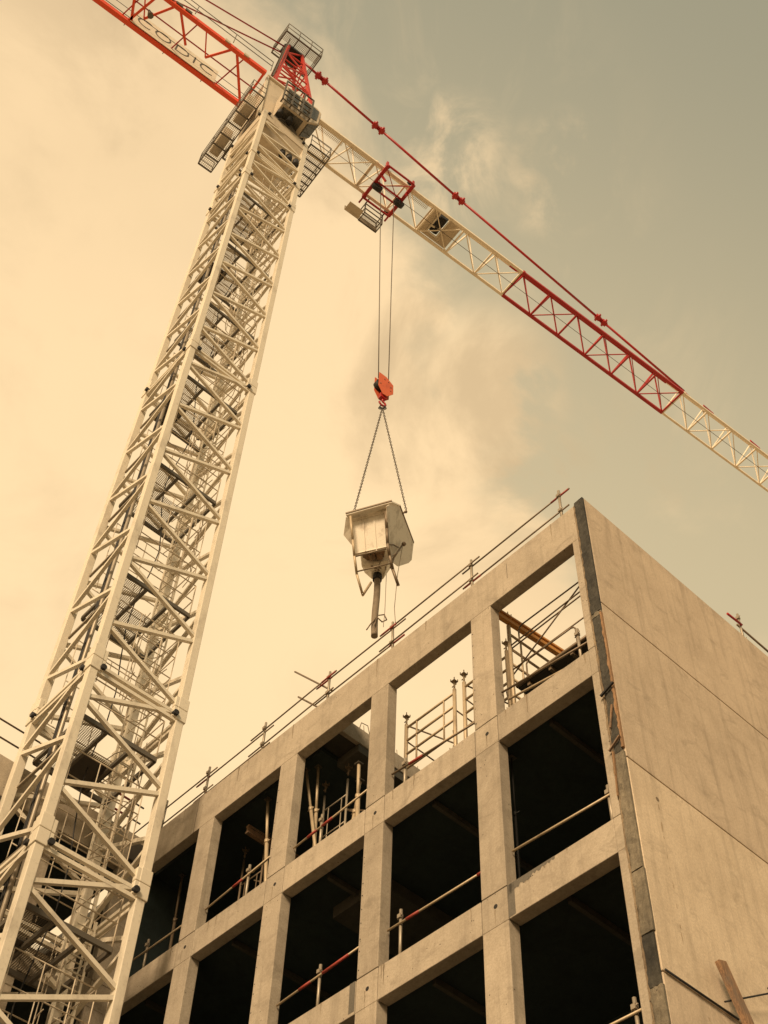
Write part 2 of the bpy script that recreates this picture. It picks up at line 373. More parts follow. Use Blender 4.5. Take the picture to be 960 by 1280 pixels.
rough_strip(-2.75,-2.84,'edge3',seed=2); rough_strip(-2.84,-5.45,'edge',s0=.034,s1=.160,seed=3); rough_strip(-2.80,-5.40,'rust',s0=.002,s1=.032,t0=-.009,seed=13)
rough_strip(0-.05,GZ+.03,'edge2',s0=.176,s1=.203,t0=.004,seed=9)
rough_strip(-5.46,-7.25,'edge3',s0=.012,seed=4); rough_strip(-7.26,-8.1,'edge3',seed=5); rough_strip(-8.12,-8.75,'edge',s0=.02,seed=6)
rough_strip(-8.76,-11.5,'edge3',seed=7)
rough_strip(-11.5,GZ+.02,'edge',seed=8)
# cement slurry spilled over the spandrel, and a grey mortar joint
def splash(s0,s1,zt,mx,seed,s_at):
    rd=random.Random(seed); n=26; up=[];dn=[]
    for i in range(n+1):
        s=s0+(s1-s0)*i/n; u=i/n
        d=mx*(u**1.6)*(.55+.45*rd.random())+ (.05*rd.random()) +.015
        up.append(Bp(s,-.003,zt-.004)); dn.append(Bp(s,-.003,zt-.004-d))
    mb=MB(); k=n+1; mb.add(up+dn,[(i,i+1,k+i+1,k+i) for i in range(n)])
    mb.build('slurry_splash','mortar',bld)
splash(1.25,2.04,ZB[1][0],.13,3,2)
BB().bx(1.93,2.044,-.003,.0,ZB[1][1]+.02,ZB[1][0]-.01).build('slurry_splash','mortar',bld)
BB().bx(4.83,4.94,-.003,.0,ZB[1][1]+.05,ZB[1][0]-.0).build('slurry_splash','mortar',bld)
rdw=random.Random(21)
def drip(s0,z0,w,L,seed,mm='mortar',face=0):
    rq=random.Random(seed); n=7; A=[];Bv=[]
    for i in range(n+1):
        u=i/n; ww=w*(1-.75*u)*rq.uniform(.6,1.2); off=rq.uniform(-.006,.006)
        if face==0: A.append(Bp(s0-ww/2+off,-.0025,z0-L*u)); Bv.append(Bp(s0+ww/2+off,-.0025,z0-L*u))
        else: A.append(Bp(-.0025,s0-ww/2+off,z0-L*u)); Bv.append(Bp(-.0025,s0+ww/2+off,z0-L*u))
    mb=MB(); mb.add(A+Bv,[(i,i+1,n+2+i,n+1+i) for i in range(n)]); mb.build('drip_stain',mm,bld)
for i in range(26):
    k=rdw.randrange(3); a,b=opens[rdw.randrange(5)]; drip(rdw.uniform(a+.05,b-.05),ZB[k][0]-.004,rdw.uniform(.012,.04),rdw.uniform(.08,.35),i,'stain')
for i,(a,b) in enumerate(SC):
    for k in range(3): drip(a+.21+.02*i,(ZB[k][0]+ZB[k][1])/2+.0,.02,.22+.05*((i+k)%3),100+i*5+k,'stain')
for i in range(7):
    drip(rdw.uniform(.4,10.5),ZP-.005,rdw.uniform(.015,.05),rdw.uniform(.15,.5),60+i,'stain')
def blotch(t0,z0,L,w,seed):
    rq=random.Random(seed); z=z0; t=t0
    while z>z0-L:
        h=rq.uniform(.04,.20); ww=w*rq.uniform(.3,1); t+=rq.uniform(-.012,.012); n=8; pts=[]
        for i in range(n): a=2*math.pi*i/n; pts.append(Bp(-.0022,t+ww/2*math.cos(a)*rq.uniform(.6,1.2),z-h/2+h/2*math.sin(a)*rq.uniform(.7,1.1)))
        mb=MB(); mb.add(pts,[tuple(range(n))]); mb.build('rust_stain','wallstain',bld); z-=h+rq.uniform(.02,.22)
blotch(.52,-6.0,2.2,.035,301); blotch(.72,-8.8,.5,.05,304); blotch(2.9,-6.1,.9,.03,305)
for t_,z_ in ((.52,-5.93),(.80,-8.95),(4.6,-.62),(3.4,-4.1),(2.4,-7.6)):
    m=BB(); m.tube(Bp(-.004,t_,z_),Bp(.02,t_,z_),.030,12); m.build('tie_hole','stain',bld)
for (s_,k_) in ((2.491,0),(7.138,0),(7.138,1),(4.811,1)):
    for i in range(9):
        z_=ZB[k_][0]+.15+.24*i+rdw.uniform(-.05,.05)
        if z_<TOPS[k_]-.1:
            m=BB(); m.tube(Bp(s_-.004,.05+rdw.uniform(-.015,.015),z_) if 0 else Bp(s_-.03-rdw.uniform(0,.01),-.003,z_),Bp(s_-.03,.01,z_),rdw.uniform(.006,.012),8); m.build('bolt_hole','black',bld)
# small broken lumps at the opening corners
lm=BB(); rd=random.Random(5)
for (s,z0,z1) in ((.325,Z1-.0,Z1-.55),(2.49,Z1,Z1-.25)):
    for i in range(9 if s<1 else 4):
        z=z0+(z1-z0)*i/8; r=rd.uniform(.015,.035); lm.ball(Bp(s+.0,T+.02+rd.uniform(0,.03),z),r,6)
lm.build('concrete_burr','conc',bld)
# laths and brackets left on the raw edge
def bthing(name,label,cat,parts,at,group=None):
    e=bframe(name,*at,label,cat,group)
    for nm,fn,m_ in parts:
        mb=MB(); fn(mb,lambda s,t,z:( -(s-at[0]), t-at[1], z-at[2])); mb.build(nm,m_,e)
    return e
def single(name,label,cat,at,m_,fn,group=None):
    mb=MB(); fn(mb,lambda s,t,z:( -(s-at[0]), t-at[1], z-at[2])); o=mb.build(name,m_)
    c,sn=math.cos(PSI),math.sin(PSI); x,y=-at[0],at[1]
    o.location=(BC.x+c*x-sn*y,BC.y+sn*x+c*y,BC.z+at[2]); o.rotation_euler=(0,0,PSI); return tag(o,label,cat,group)
single('orange_lath','narrow orange lath hanging on the raw edge of the end wall','lath',(.17,-.02,-6.1),'rust',lambda m,b:(m.bar(b(.15,-.03,-5.42),b(.165,-.03,-5.8),.03,.02),m.bar(b(.165,-.03,-5.8),b(.18,-.03,-6.12),.02,.02)))
single('steel_bracket','short black steel bar lying across the raw wall edge','bracket',(.1,-.02,-4.38),'black',lambda m,b:m.bar(b(-.03,-.045,-4.30),b(.20,-.045,-4.40),.03,.03))
single('wooden_lath','thin tilted wooden lath on the raw wall edge above the orange one','lath',(.1,-.02,-4.9),'wood',lambda m,b:m.bar(b(.05,-.04,-4.66),b(.13,-.04,-5.02),.02,.02))
single('wooden_lath','short wooden lath wedged across the wall edge at the second panel joint','lath',(.1,-.02,-5.3),'wood',lambda m,b:m.bar(b(.01,-.04,-5.24),b(.20,-.04,-5.38),.03,.02))
# ------------------------------------------------------------------ left wing (faces right across the court)
wing=empty('concrete_building',(BC.x,BC.y,0),PSI,'grey concrete wing with open bays behind the crane mast at the left','building')
def WB(t0,t1,d0,d1,z0,z1):      # along depth (negative t towards us), d = distance behind its face
    return MB().box((-(SE+d0),t0,z0+BZ),(-(SE+d1),t1,z1+BZ))
WE=-9.4
wo_=[(-1.80,-.42),(-4.15,-2.22),(-6.47,-4.58),(-8.8,-6.9)]
wc=[(-.42,-.0),(-2.22,-1.80),(-4.58,-4.15),(-6.9,-6.47),(WE,-8.8)]
WB(WE,-.0,0,T,Z1,ZP).build('top_beam','conc',wing,.012)
for k,(zt,zb) in enumerate(ZB):
    for a,b in wc:
        WB(a,b,0,T,zt+.009,TOPS[k]).build('column','conc',wing,.01); o=WB(a,b,0,T,zb,zt).build('column','conc',wing,.01)
        MB().tube((-(SE-.004),(a+b)/2,BZ+(zt+zb)/2),(-(SE+.02),(a+b)/2,BZ+(zt+zb)/2),.03,12).build('anchor_hole','black',o)
    for a,b in wo_: WB(a+.009,b-.009,0,T,zb,zt).build('spandrel_beam','conc',wing,.01)
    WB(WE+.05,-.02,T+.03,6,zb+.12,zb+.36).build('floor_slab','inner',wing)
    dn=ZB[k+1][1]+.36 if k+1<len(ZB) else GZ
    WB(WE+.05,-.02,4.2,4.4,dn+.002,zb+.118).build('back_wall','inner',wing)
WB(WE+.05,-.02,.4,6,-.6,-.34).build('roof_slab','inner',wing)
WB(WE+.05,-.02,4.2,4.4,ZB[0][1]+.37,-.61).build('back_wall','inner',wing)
WB(WE-.2,WE-.003,0,6,GZ,0).build('wall_panel','wall',wing,.01)
# dark shuttering board hung at the inner corner
single('shutter_board','dark shuttering board near the roof edge at the inner corner','board',(11.24,-.15,-.5),'ply',lambda m,b:(m.box(b(11.20,-.30,-.72),b(11.27,.0,-.28))))

# ------------------------------------------------------------------ guardrails
def post(m,b,s,t,z0,z1,r=.026):
    m.tube(b(s,t,z0),b(s,t,z1),r,8)
def clamp(m,b,s,t,z):
    m.box(tuple(x-.03 for x in b(s,t,z)),tuple(x+.03 for x in b(s,t,z)))
    m.tube(b(s-.06,t-.02,z+.01),b(s+.06,t+.02,z-.01),.010,6)
e=bframe('guardrail',2.53,.12,ZP,'long tube guardrail with red ended pipes along the roof edge above the window bays','guardrail')
at=(2.53,.12,ZP); bl=lambda s,t,z:(-(s-at[0]),t-at[1],z-at[2])
rd=random.Random(11)
for s in (.53,2.53,4.45,6.14,7.95,9.63,11.0):
    m=MB(); lean=rd.uniform(-.03,.03); m.tube(bl(s,.12,ZP-.02),bl(s+lean,.12,.84),.024,8); po=m.build('post','galv',e)
    for z in (.27,.68):
        m=MB(); clamp(m,bl,s+lean*.8,.10,z); m.build('clamp','galv',po)
runs=[(.31,2.75,.70,.66),(2.3,4.75,.69,.65),(4.15,6.5,.67,.66),(5.9,8.3,.66,.58),(7.7,10.0,.60,.56),(9.3,12.6,.58,.55)]
for i,(a,b_,za,zb_) in enumerate(runs):
    for lo in (0,1):
        dz=-.41*lo; o_=.03*((i%2)*2-1); t=.075 if i%2 else .125
        m=MB(); m.tube(bl(a+(.0 if not lo else .05),t,za+dz),bl(b_,t,zb_+dz),.0145,8); ro=m.build('rail','tube',e)
        if (i*2+lo)%4==3: continue
        m=MB(); x=b_-.42 if (i+lo)%3 else a+.02
        f=(x-a)/(b_-a); f2=(x+.38-a)/(b_-a)
        m.tube(bl(x,t,za+(zb_-za)*f+dz),bl(x+.38,t,za+(zb_-za)*f2+dz),.0175,8); m.build('red_sleeve','dullred',ro)
# loose tubes crossing
single('scaffold_tube','upper of two loose tubes crossing the roof edge guardrail','tube',(6.9,.3,1.0),'tube',lambda m,b:m.tube(b(7.23,.12,1.70),b(6.08,.16,.33),.018,8),'loose tubes on the roof edge')
single('scaffold_tube','lower of two loose tubes crossing the roof edge guardrail','tube',(6.8,.3,.5),'tube',lambda m,b:m.tube(b(7.08,.16,.92),b(6.38,.18,.10),.018,8),'loose tubes on the roof edge')
# rail on the end wall
def rwall(m,b):
    m.tube(b(.1,4.22,-.05),b(.1,4.26,.82),.022,8); 
    for z in (.12,.7): clamp(m,b,.1,4.24,z)
e=bframe('guardrail',.1,4.24,0,'guardrail post with one pipe on top of the blank end wall at the right','guardrail')
at2=(.1,4.24,0); b2=lambda s,t,z:(-(s-.1),t-4.24,z)
m=MB(); rwall(m,b2); m.build('post','galv',e)
m=MB(); m.tube(b2(.13,4.2,.52),b2(.13,7.6,.50),.020,8); m.build('rail','tube',e)
m=MB(); m.tube(b2(.07,3.84,.46),b2(.07,4.25,.50),.022,8); m.build('rail','red',e)
m=MB(); post(m,b2,.1,7.5,-.05,.8); m.build('post','galv',e)
# wing guardrail
e=bframe('guardrail',11.45,-3.2,ZP,'two pipe guardrail on the roof edge of the wing behind the mast at far left','guardrail')
b3=lambda s,t,z:(-(s-11.45),t+3.2,z-ZP)
for t in (-.35,-2.3,-4.2,-6.2,-8.2):
    m=MB(); post(m,b3,11.45,t,ZP-.02,.92); m.build('post','galv',e)
for z in (.80,.40):
    m=MB(); m.tube(b3(11.42,-9,z-.01),b3(11.42,-2.2,z+.02),.018,8); m.build('rail','tube',e)
    m=MB(); m.tube(b3(11.46,-2.6,z+.02),b3(11.46,-.1,z),.018,8); r=m.build('rail','tube',e)
    m=MB(); m.tube(b3(11.46,-.9,z+.006),b3(11.46,-.45,z+.002),.023,8); m.build('red_sleeve','dullred',r)
# rails inside the window bays
def bayrail(label,s0,s1,z0,z1,sp,zf,ztop,reds,matl='gold',second=None):
    e=bframe('bay_guardrail',sp,.15,zf,label,'guardrail','pipe guardrails across the open window bays')
    b=lambda s,t,z:(-(s-sp),t-.15,z-zf)
    m=MB(); post(m,b,sp,.16,zf-.03,ztop,.024); po=m.build('post','galv',e)
    for z in (ztop-.12,zf+.07):
        m=MB(); clamp(m,b,sp,.145,z); m.build('clamp','galv',po)
    m=MB(); m.tube(b(s0,.13,z0),b(s1,.13,z1),.017,8); r=m.build('rail',matl,e)
    for a,bb in reds:
        f=lambda x:z0+(z1-z0)*(x-s0)/(s1-s0)
        MB().tube(b(a,.13,f(a)),b(bb,.13,f(bb)),.022,8).build('red_sleeve','dullred',r)
    if second:
        m=MB(); m.tube(b(second[0],.17,second[2]),b(second[1],.17,second[3]),.018,8); m.build('rail','gold',e)
    return e
zt0,zt1,zt2=ZB[0][0],ZB[1][0],ZB[2][0]
bayrail('pipe guardrail with a dark post in the right end bay of the middle storey',.36,2.03,-5.85,-5.76,.44,zt1,-5.66,[])
bayrail('pipe guardrail with red sleeves in the second bay of the middle storey',2.52,4.37,-5.78,-5.74,4.14,zt1,-5.50,[(2.52,2.66),(3.75,4.0)],second=(2.6,3.9,-6.32,-6.30))
bayrail('pipe guardrail with red sleeves in the third bay of the middle storey',4.84,6.68,-5.70,-5.80,5.79,zt1,-5.55,[(5.15,5.7),(5.95,6.2)])
bayrail('pipe guardrail with red sleeves before props in the third top bay',4.84,6.68,-2.80,-2.93,6.05,zt0,-2.60,[(5.75,6.0),(6.12,6.35)])
bayrail('pipe guardrail with one red sleeve in the fourth bay of the top storey',7.2,8.97,-2.72,-2.88,7.88,zt0,-2.55,[(8.0,8.25)],second=(7.2,7.8,-2.66,-2.74))
bayrail('pipe guardrail in the leftmost bay of the top storey beside the mast',9.45,11.0,-2.86,-2.84,10.66,zt0,-2.58,[])
bayrail('dark pipe guardrail with a red sleeve in the second top bay',2.55,4.38,-3.02,-2.86,4.12,zt0,-2.68,[(3.7,4.0)],'tube')
bayrail('dark pipe guardrail with a pale post in the right end top bay',.34,2.04,-3.03,-2.80,.57,zt0,-2.58,[],'tube',second=(.34,1.95,-3.27,-2.98))
bayrail('pipe guardrail low in the right end bay of the lower storey',.36,2.03,zt2+.55,zt2+.6,.5,zt2,zt2+.75,[])
# steel props
def prop(label,s0,t0,z0,s1,t1,z1,r=.030,m_='gold',sleeve=None):
    e=bframe('steel_prop',s0,t0,z0,label,'prop','telescopic props inside the building')
    b=lambda s,t,z:(-(s-s0),t-t0,z-z0)
    v0=Vector(b(s0,t0,z0)); v1=Vector(b(s1,t1,z1)); k=v0.lerp(v1,.62)
    MB().tube(v0,k,r,10).build('outer_tube',m_,e); MB().tube(k,v1,r*.8,10).build('inner_tube',m_,e)
    MB().box(v1-V(.055,.055,.0),v1+V(.055,.055,.01)).build('head_plate','dark',e); MB().box(v0-V(.07,.07,.0),v0+V(.07,.07,.01)).build('foot_plate',m_,e)
    m=MB(); m.tube(k-V(0,0,.04),k+V(0,0,.04),r*1.3,10); m.tube(k+V(-.08,0,0),k+V(.08,0,0),.008,6); m.build('collar','orange' if sleeve else m_,e)
    return e
f0=zt0-.13; f1=zt1-.13
prop('tall pale prop at the right side of the fourth top bay',7.75,.5,f0,8.10,.5,-.74,.034)
prop('leaning prop beside the left column of the third top bay',6.42,.5,f0,7.05,.5,-.73)
prop('thinner upright prop behind the leaning one in the third top bay',6.70,.6,f0,6.84,.6,-.73)
prop('right one of two close props at the right of the third top bay',5.55,.5,f0,5.62,.5,-1.55,.036)
prop('left one of two close props at the right of the third top bay',5.86,.55,f0,5.62,.55,-1.9,.030)
prop('thin prop at the right side of the leftmost bay of the top storey',9.55,.5,f0,9.75,.5,-.75,.028)
prop('dim prop at the left side of the leftmost bay of the top storey',10.75,.7,f0,10.85,.7,-.75,.028,'tube')
prop('prop with a red collar in the third bay of the middle storey',5.15,.45,f1,5.25,.45,-3.78,.026,'tube',True)
prop('dim prop deep in the second bay of the middle storey',3.05,.7,f1,3.05,.7,-3.78,.022,'tube')
prop('dim prop beside the left column in the right end bay of the middle storey',2.22,.45,f1,2.22,.45,-3.78,.018,'black')
prop('dim prop deep in the fourth bay of the middle storey',7.9,.8,f1,7.9,.8,-3.78,.022,'tube')
prop('pale prop against the end wall in the right end bay of the lower storey',.42,.4,zt2-.13,.36,.4,-6.78,.024,'tube')
# shoring towers
def head(m,b,s,t,z):
    c=Vector(b(s,t,z))
    m.box(c-V(.045,.045,0),c+V(.045,.045,.010))
    for sx in (-.04,.04):
        for sy in (-.04,.04): m.bar(c+V(sx,sy,0),c+V(sx,sy,.055),.012)
    m.tube(b(s,t,z-.16),c,.016,8); m.tube(c+V(-.05,0,-.09),c+V(.05,0,-.08),.010,6)
def shoring(label,frames,zb,zt,ztop,braces,guards=(),m_='gold',deck=None,r=.034):
    s0,t0=frames[0][0]
    e=bframe('shoring_tower',s0,t0,zb,label,'shoring tower','shoring towers in the window bays')
    b=lambda s,t,z:(-(s-s0),t-t0,z-zb)
    for (a,c,zz) in frames:
        m=MB()
        for (s,t) in (a,c): m.tube(b(s,t,zb),b(s,t,zt),r,8)
        for z in zz: m.tube(b(a[0],a[1],z),b(c[0],c[1],z),r*.66,8)
        k=(a[0]+(c[0]-a[0])*.22,a[1]+(c[1]-a[1])*.22); m.tube(b(k[0],k[1],zz[0]),b(k[0],k[1],zz[-1]),r*.5,6)
        k=(a[0]+(c[0]-a[0])*.78,a[1]+(c[1]-a[1])*.78); m.tube(b(k[0],k[1],zz[0]),b(k[0],k[1],zz[-1]),r*.5,6)
        f=m.build('ladder_frame',m_,e)
        for (s,t) in (a,c):
            m=MB(); head(m,b,s,t,ztop); m.build('fork_head','gold' if m_=='gold' else 'tube',f)
    for (p_,q_) in braces: MB().tube(b(*p_),b(*q_),.014,6).build('brace','tube' if m_!='dark' else m_,e)
    for (sa,sb,t,z0,z1) in guards:
        k=.08; sg=1 if sb>sa else -1
        MB().path([b(sa,t,z0),b(sa,t,z1-k),b(sa+sg*k*.4,t,z1-k*.3),b(sa+sg*k,t,z1),b(sb-sg*k,t,z1),b(sb-sg*k*.4,t,z1-k*.3),b(sb,t,z1-k),b(sb,t,z0)],.014,6).build('guard_frame','tube' if m_!='dark' else m_,e)
    if deck:
        a,c,t0_,t1_,z=deck
        m=MB(); m.box(b(a,t0_,z),b(c,t1_,z+.05)); m.build('deck','ply',e)
        m=MB(); m.tube(b(a,t0_-.03,z+.02),b(c,t0_-.03,z+.02),.03,8); 
        for i in range(4):
            x=a+(c-a)*(i+.5)/4; m.bar(b(x,t0_,z-.04),b(x,t1_,z-.04),.05,.07)
        m.build('joist','tube',e)
    return e
rz=[-.95,-1.3,-1.65,-2.0,-2.35]
shoring('shoring tower with crossed braces in the right end bay of the top storey',
 [((2.22,.6),(2.16,1.75),rz),((.62,.6),(.58,1.75),rz)],f0+.02,-.75,-.52,
 [((2.2,.62,-1.30),(.62,.62,-2.25+1.0)),((2.2,.62,-1.9),(.62,.62,-.95)),((2.2,.6,-1.25),(.6,.6,-1.18)),((2.2,.6,-1.82),(.6,.6,-1.80)),((2.2,1.7,-1.3),(.6,1.7,-1.3))],
 [(2.0,.62,.58,-1.35,-.98),(1.9,.9,.58,-2.28,-1.86)],deck=(.32,2.02,.48,1.55,-2.47))
shoring('shoring tower with paired ladder frames filling the left of the second top bay',
 [((4.58,.6),(3.46,.6),[-1.38,-1.68,-1.98,-2.3]),((4.58,1.7),(3.46,1.7),[-1.38,-1.68,-1.98,-2.3])],f0+.02,-1.3,-1.12,
 [((4.5,.6,-1.4),(3.5,1.7,-2.1)),((4.5,1.7,-1.4),(3.5,.6,-2.2)),((4.56,.62,-1.7),(4.56,1.7,-1.7)),((3.5,.6,-1.7),(3.5,1.7,-1.7))],deck=(2.55,4.35,.5,1.5,-2.80),r=.032)
shoring('shoring tower partly hidden by the column between the first and second top bays',
 [((3.24,.6),(2.3,.6),[-1.42,-1.72,-2.02,-2.34]),((3.24,1.7),(2.3,1.7),[-1.42,-1.72,-2.02,-2.34])],f0+.02,-1.3,-1.12,
 [((3.2,.6,-1.4),(2.35,1.7,-2.1)),((3.2,1.7,-1.4),(2.35,.6,-2.2)),((3.22,.62,-1.7),(3.22,1.7,-1.7))],r=.032)
shoring('dim shoring frame behind the props in the third bay of the top storey',
 [((6.9,.85),(6.3,.85),[-1.55,-1.85,-2.15,-2.45,-2.75]),((6.3,1.9),(5.3,1.9),[-1.6,-2.2])],f0+.02,-1.2,-.95,
 [((6.5,.9,-1.7),(5.2,1.6,-2.6)),((6.5,.9,-2.5),(5.2,1.5,-1.9)),((6.5,.9,-1.72),(5.2,1.9,-2.05))],[(6.25,5.0,1.5,-1.7,-1.35)],m_='galv',r=.02)
shoring('dim shoring frame deep in the fourth bay of the top storey',
 [((9.3,1.0),(8.7,1.0),[-1.7,-2.1,-2.5]),((8.6,2.0),(7.6,2.0),[-1.7,-2.2])],f0+.02,-1.1,-.9,
 [((8.9,1.0,-1.8),(7.5,1.7,-2.6)),((8.9,1.0,-2.3),(7.5,1.4,-2.5))],[(8.75,7.6,1.3,-2.2,-1.6)],m_='tube',r=.02)
# formwork timbers
def hbeam(label,p,q,m_='timber'):
    e=bframe('timber_beam',*p,label,'beam'); b=lambda s,t,z:Vector((-(s-p[0]),t-p[1],z-p[2]))
    MB().bar(b(*p)+V(0,0,.07),b(*q)+V(0,0,.07),.08,.04).build('flange',m_,e); MB().bar(b(*p)-V(0,0,.07),b(*q)-V(0,0,.07),.08,.04).build('flange',m_,e)
    MB().bar(b(*p),b(*q),.028,.10).build('web',m_,e)
hbeam('orange timber beam on the shoring tower in the right end top bay',(2.22,.32,-.64),(2.02,2.35,-.64))
hbeam('dim brown timber beam under the ceiling of the fourth top bay',(8.62,.5,-1.10),(8.62,2.6,-1.10),'wood')
# plank and tie rods at the lower right of the end wall
single('wooden_plank','weathered wooden plank standing off the blank end wall at the lower right','plank',(-.12,1.3,-8.6),'wood',lambda m,b:m.bar(b(-.12,.98,-8.06),b(-.22,1.62,-9.9),.15,.06,(1,0,0)))
e=bframe('tie_rod',-.05,1.1,-8.5,'dark tie rod with a wing nut behind the wooden plank on the end wall','rod')
b5=lambda s,t,z:(-(s+.05),t-1.1,z+8.5)
MB().tube(b5(-.02,.05,-8.585),b5(-.03,1.25,-8.60),.014,6).build('rod','black',e)
MB().tube(b5(-.06,1.0,-8.52),b5(-.12,1.93,-7.98),.011,6).build('rod','black',e)
m=MB(); m.tube(b5(-.12,1.90,-8.0),b5(-.12,1.98,-7.97),.03,8); m.bar(b5(-.12,1.93,-8.07),b5(-.12,1.96,-7.89),.02); m.bar(b5(-.12,1.86,-7.95),b5(-.12,2.02,-8.0),.02); m.build('wing_nut','black',e)

# ------------------------------------------------------------------ tower crane
PHI=0.6124036395; TW=0.0813185128
crane=empty('tower_crane',(-5.08085042,17.91228968,0),PHI,'white lattice tower crane with red counter jib, red peak and part red jib','crane')
H0=14.0291+EYE; WV=2.05192
ct,st=math.cos(TW),math.sin(TW)
def MT(x,y,z): return V(ct*x-st*y,st*x+ct*y,z)
def HI(i): return H0+i*WV
HW=.98
LEGS=[(-HW,-HW),(HW,-HW),(HW,HW),(-HW,HW)]
LW=.175
def legpt(k,z,inset=0): x,y=LEGS[k%4]; f=1-inset/HW; return MT(x*f,y*f,z)
BW=.078
secs=[(-7.6,-6),(-6,0),(0,2),(2,8),(8,14),(14,15)]
FN=[(0,-1),(1,0),(0,1),(-1,0)]
for (i0,i1) in secs:
    lac=MB(); n=round((i1-i0)*1)
    for k in range(4):
        nx,ny=FN[k]
        off=MT(nx*.03,ny*.03,0)
        w=i0
        while w<i1-1e-6:
            step=min(1.0,i1-w)
            A=legpt(k+1,HI(w)+.05)+off; Bq=legpt(k,HI(w+step/2))+off; Cq=legpt(k+1,HI(w+step)-.05)+off
            lac.bar(A,Bq-V(0,0,.04),BW); lac.bar(Bq+V(0,0,.04),Cq,BW); w+=step
        # double horizontals just under the upper joint
        for dz in (-.14,-.30):
            lac.bar(legpt(k,HI(i1)+dz)+off*1.2,legpt(k+1,HI(i1)+dz)+off*1.2,.075)
    so=lac.build('mast_section','white',crane)
    for k in range(4):
        lg=MB(); x,y=LEGS[k]
        a=legpt(k,HI(i0)+.004); b=legpt(k,HI(i1)-.004); lg.bar(a,b,LW,LW,MT(0,1,0))
        for zc,sg in ((HI(i0),1),(HI(i1),-1)):
            ctr=legpt(k,zc+sg*.19); c1=legpt(k,zc+sg*.006); c2=legpt(k,zc+sg*.30)
            lg.bar(c1,c2,LW+.05,LW+.05,MT(0,1,0))
            sx=1 if x>0 else -1; sy=1 if y>0 else -1
            p=MT(x,y-sy*.02,zc+sg*.006)
            # fishplate wings on the two faces
            lg.box((0,0,0),(0,0,0)) if False else None
            for (fx,fy) in ((-sx,0),(0,-sy)):
                q0=c1+MT(fx*.14,fy*.14,0)+MT(sx*.05*(fx==0),sy*.05*(fy==0),0); q1=q0+V(0,0,sg*.26)
                lg.bar(q0,q1,.10,.11,MT(0,1,0))
        lo=lg.build('leg','white',so,.012)
    for k in range(4):
        x,y=LEGS[k]; sx=1 if x>0 else -1; sy=1 if y>0 else -1
        for (fx,fy,nx,ny) in ((-sx,0,0,sy),(0,-sy,sx,0)):
            c0=MT(x+fx*.15,y+fy*.15,HI(i1)-.20); nn=MT(nx,ny,0)
            MB().tube(c0+nn*.08,c0+nn*.165,.060,12).build('joint_bolt','black',so)
# interior platforms, ladders, cable duct
def pl(x,y,z): return MT(x,y,z)
idx=-6.6; pn=0
while idx<14.5:
    z=HI(idx); s=1 if pn%2 else -1; up=idx>12
    fr=MB(); e_=.80
    for a,b in (((-e_,-e_),(e_,-e_)),((e_,-e_),(e_,e_)),((e_,e_),(-e_,e_)),((-e_,e_),(-e_,-e_))): fr.bar(pl(*a,z),pl(*b,z),.055,.10)
    for x in (-.28,.30): fr.bar(pl(x,-e_,z-.03),pl(x,e_,z-.03),.06,.09)
    po=fr.build('rest_platform','dark',crane)
    d=MB(); d.add([pl(-e_,-.1,z+.07),pl(.30,-.1,z+.07),pl(.30,e_,z+.07),pl(-e_,e_,z+.07)],[(0,1,2,3)])
    d.add([pl(-e_,-e_,z+.07),pl(-.28,-e_,z+.07),pl(-.28,-.1,z+.07),pl(-e_,-.1,z+.07)],[(0,1,2,3)]); d.build('mesh_floor','grate',po)
    if round(idx,1) in (-2.6,-.6,1.4,7.4,11.4):
        xx=(-e_,-.28) if pn%2 else (-.28,.30)
        d=MB(); d.plate([pl(xx[0],0,z+.02),pl(xx[1]+.1,0,z+.02),pl(xx[1]+.1,e_,z+.02),pl(xx[0],e_,z+.02)],.02); d.build('solid_floor','ply',po)
    r=MB()
    for hh in (.5,1.0):
        for a,b in (((-e_,-e_),(e_,-e_)),((e_,-e_),(e_,e_)),((e_,e_),(-e_,e_))): r.tube(pl(*a,z+hh),pl(*b,z+hh),.014,6)
    for a in ((-e_,-e_),(e_,-e_),(e_,e_),(0,-e_),(e_,0)): r.tube(pl(*a,z),pl(*a,z+1.0),.014,6)
    r.build('handrail','cream',po)
    r=MB()
    for hh in (1.6,2.2,2.8,3.4):
        for a,b in (((-.74,-.74),(.74,-.74)),((.74,-.74),(.74,.74)),((.74,.74),(-.74,.74))): r.tube(pl(*a,z+hh),pl(*b,z+hh),.013,5)
    for a in ((-.74,-.74),(-.2,-.74),(.35,-.74),(.74,-.74),(.74,.1),(.74,.74),(.1,.74),(-.74,.74)): r.tube(pl(*a,z+1.0),pl(*a,z+3.4),.011,5)
    r.build('guard_mesh','cream',po)
    # ladder up to the next platform
    z2=HI(idx+2)+.9; la=MB(); x0=.42; y0=.10*s; tilt=.0
    for dx in (0,.36): la.bar(pl(x0+dx,y0,z-.2),pl(x0+dx,y0,z2),.045,.03)
    zz=z-.1
    while zz<z2: la.tube(pl(x0,y0,zz),pl(x0+.36,y0,zz),.014,6); zz+=.29
    lo=la.build('ladder','white',crane)
    hp=MB(); zz=z+1.9
    while zz<z2-.2:
        ang=[math.pi*j/8 for j in range(9)]
        hp.path([pl(x0+.18+.34*math.cos(a),y0+(.62*math.sin(a))*s*-1,zz) for a in ang],.011,5); zz+=.62
    for a in (math.pi*.2,math.pi*.4,math.pi*.6,math.pi*.8): hp.tube(pl(x0+.18+.34*math.cos(a),y0-.62*math.sin(a)*s,z+1.9),pl(x0+.18+.34*math.cos(a),y0-.62*math.sin(a)*s,z2-.3),.010,5)
    hp.build('safety_cage','cream',lo)
    idx+=2; pn+=1
m=MB(); m.tube(pl(-.83,-.05,0),pl(-.83,-.05,HI(14.6)),.045,8); m.build('cable_duct','galv',crane)
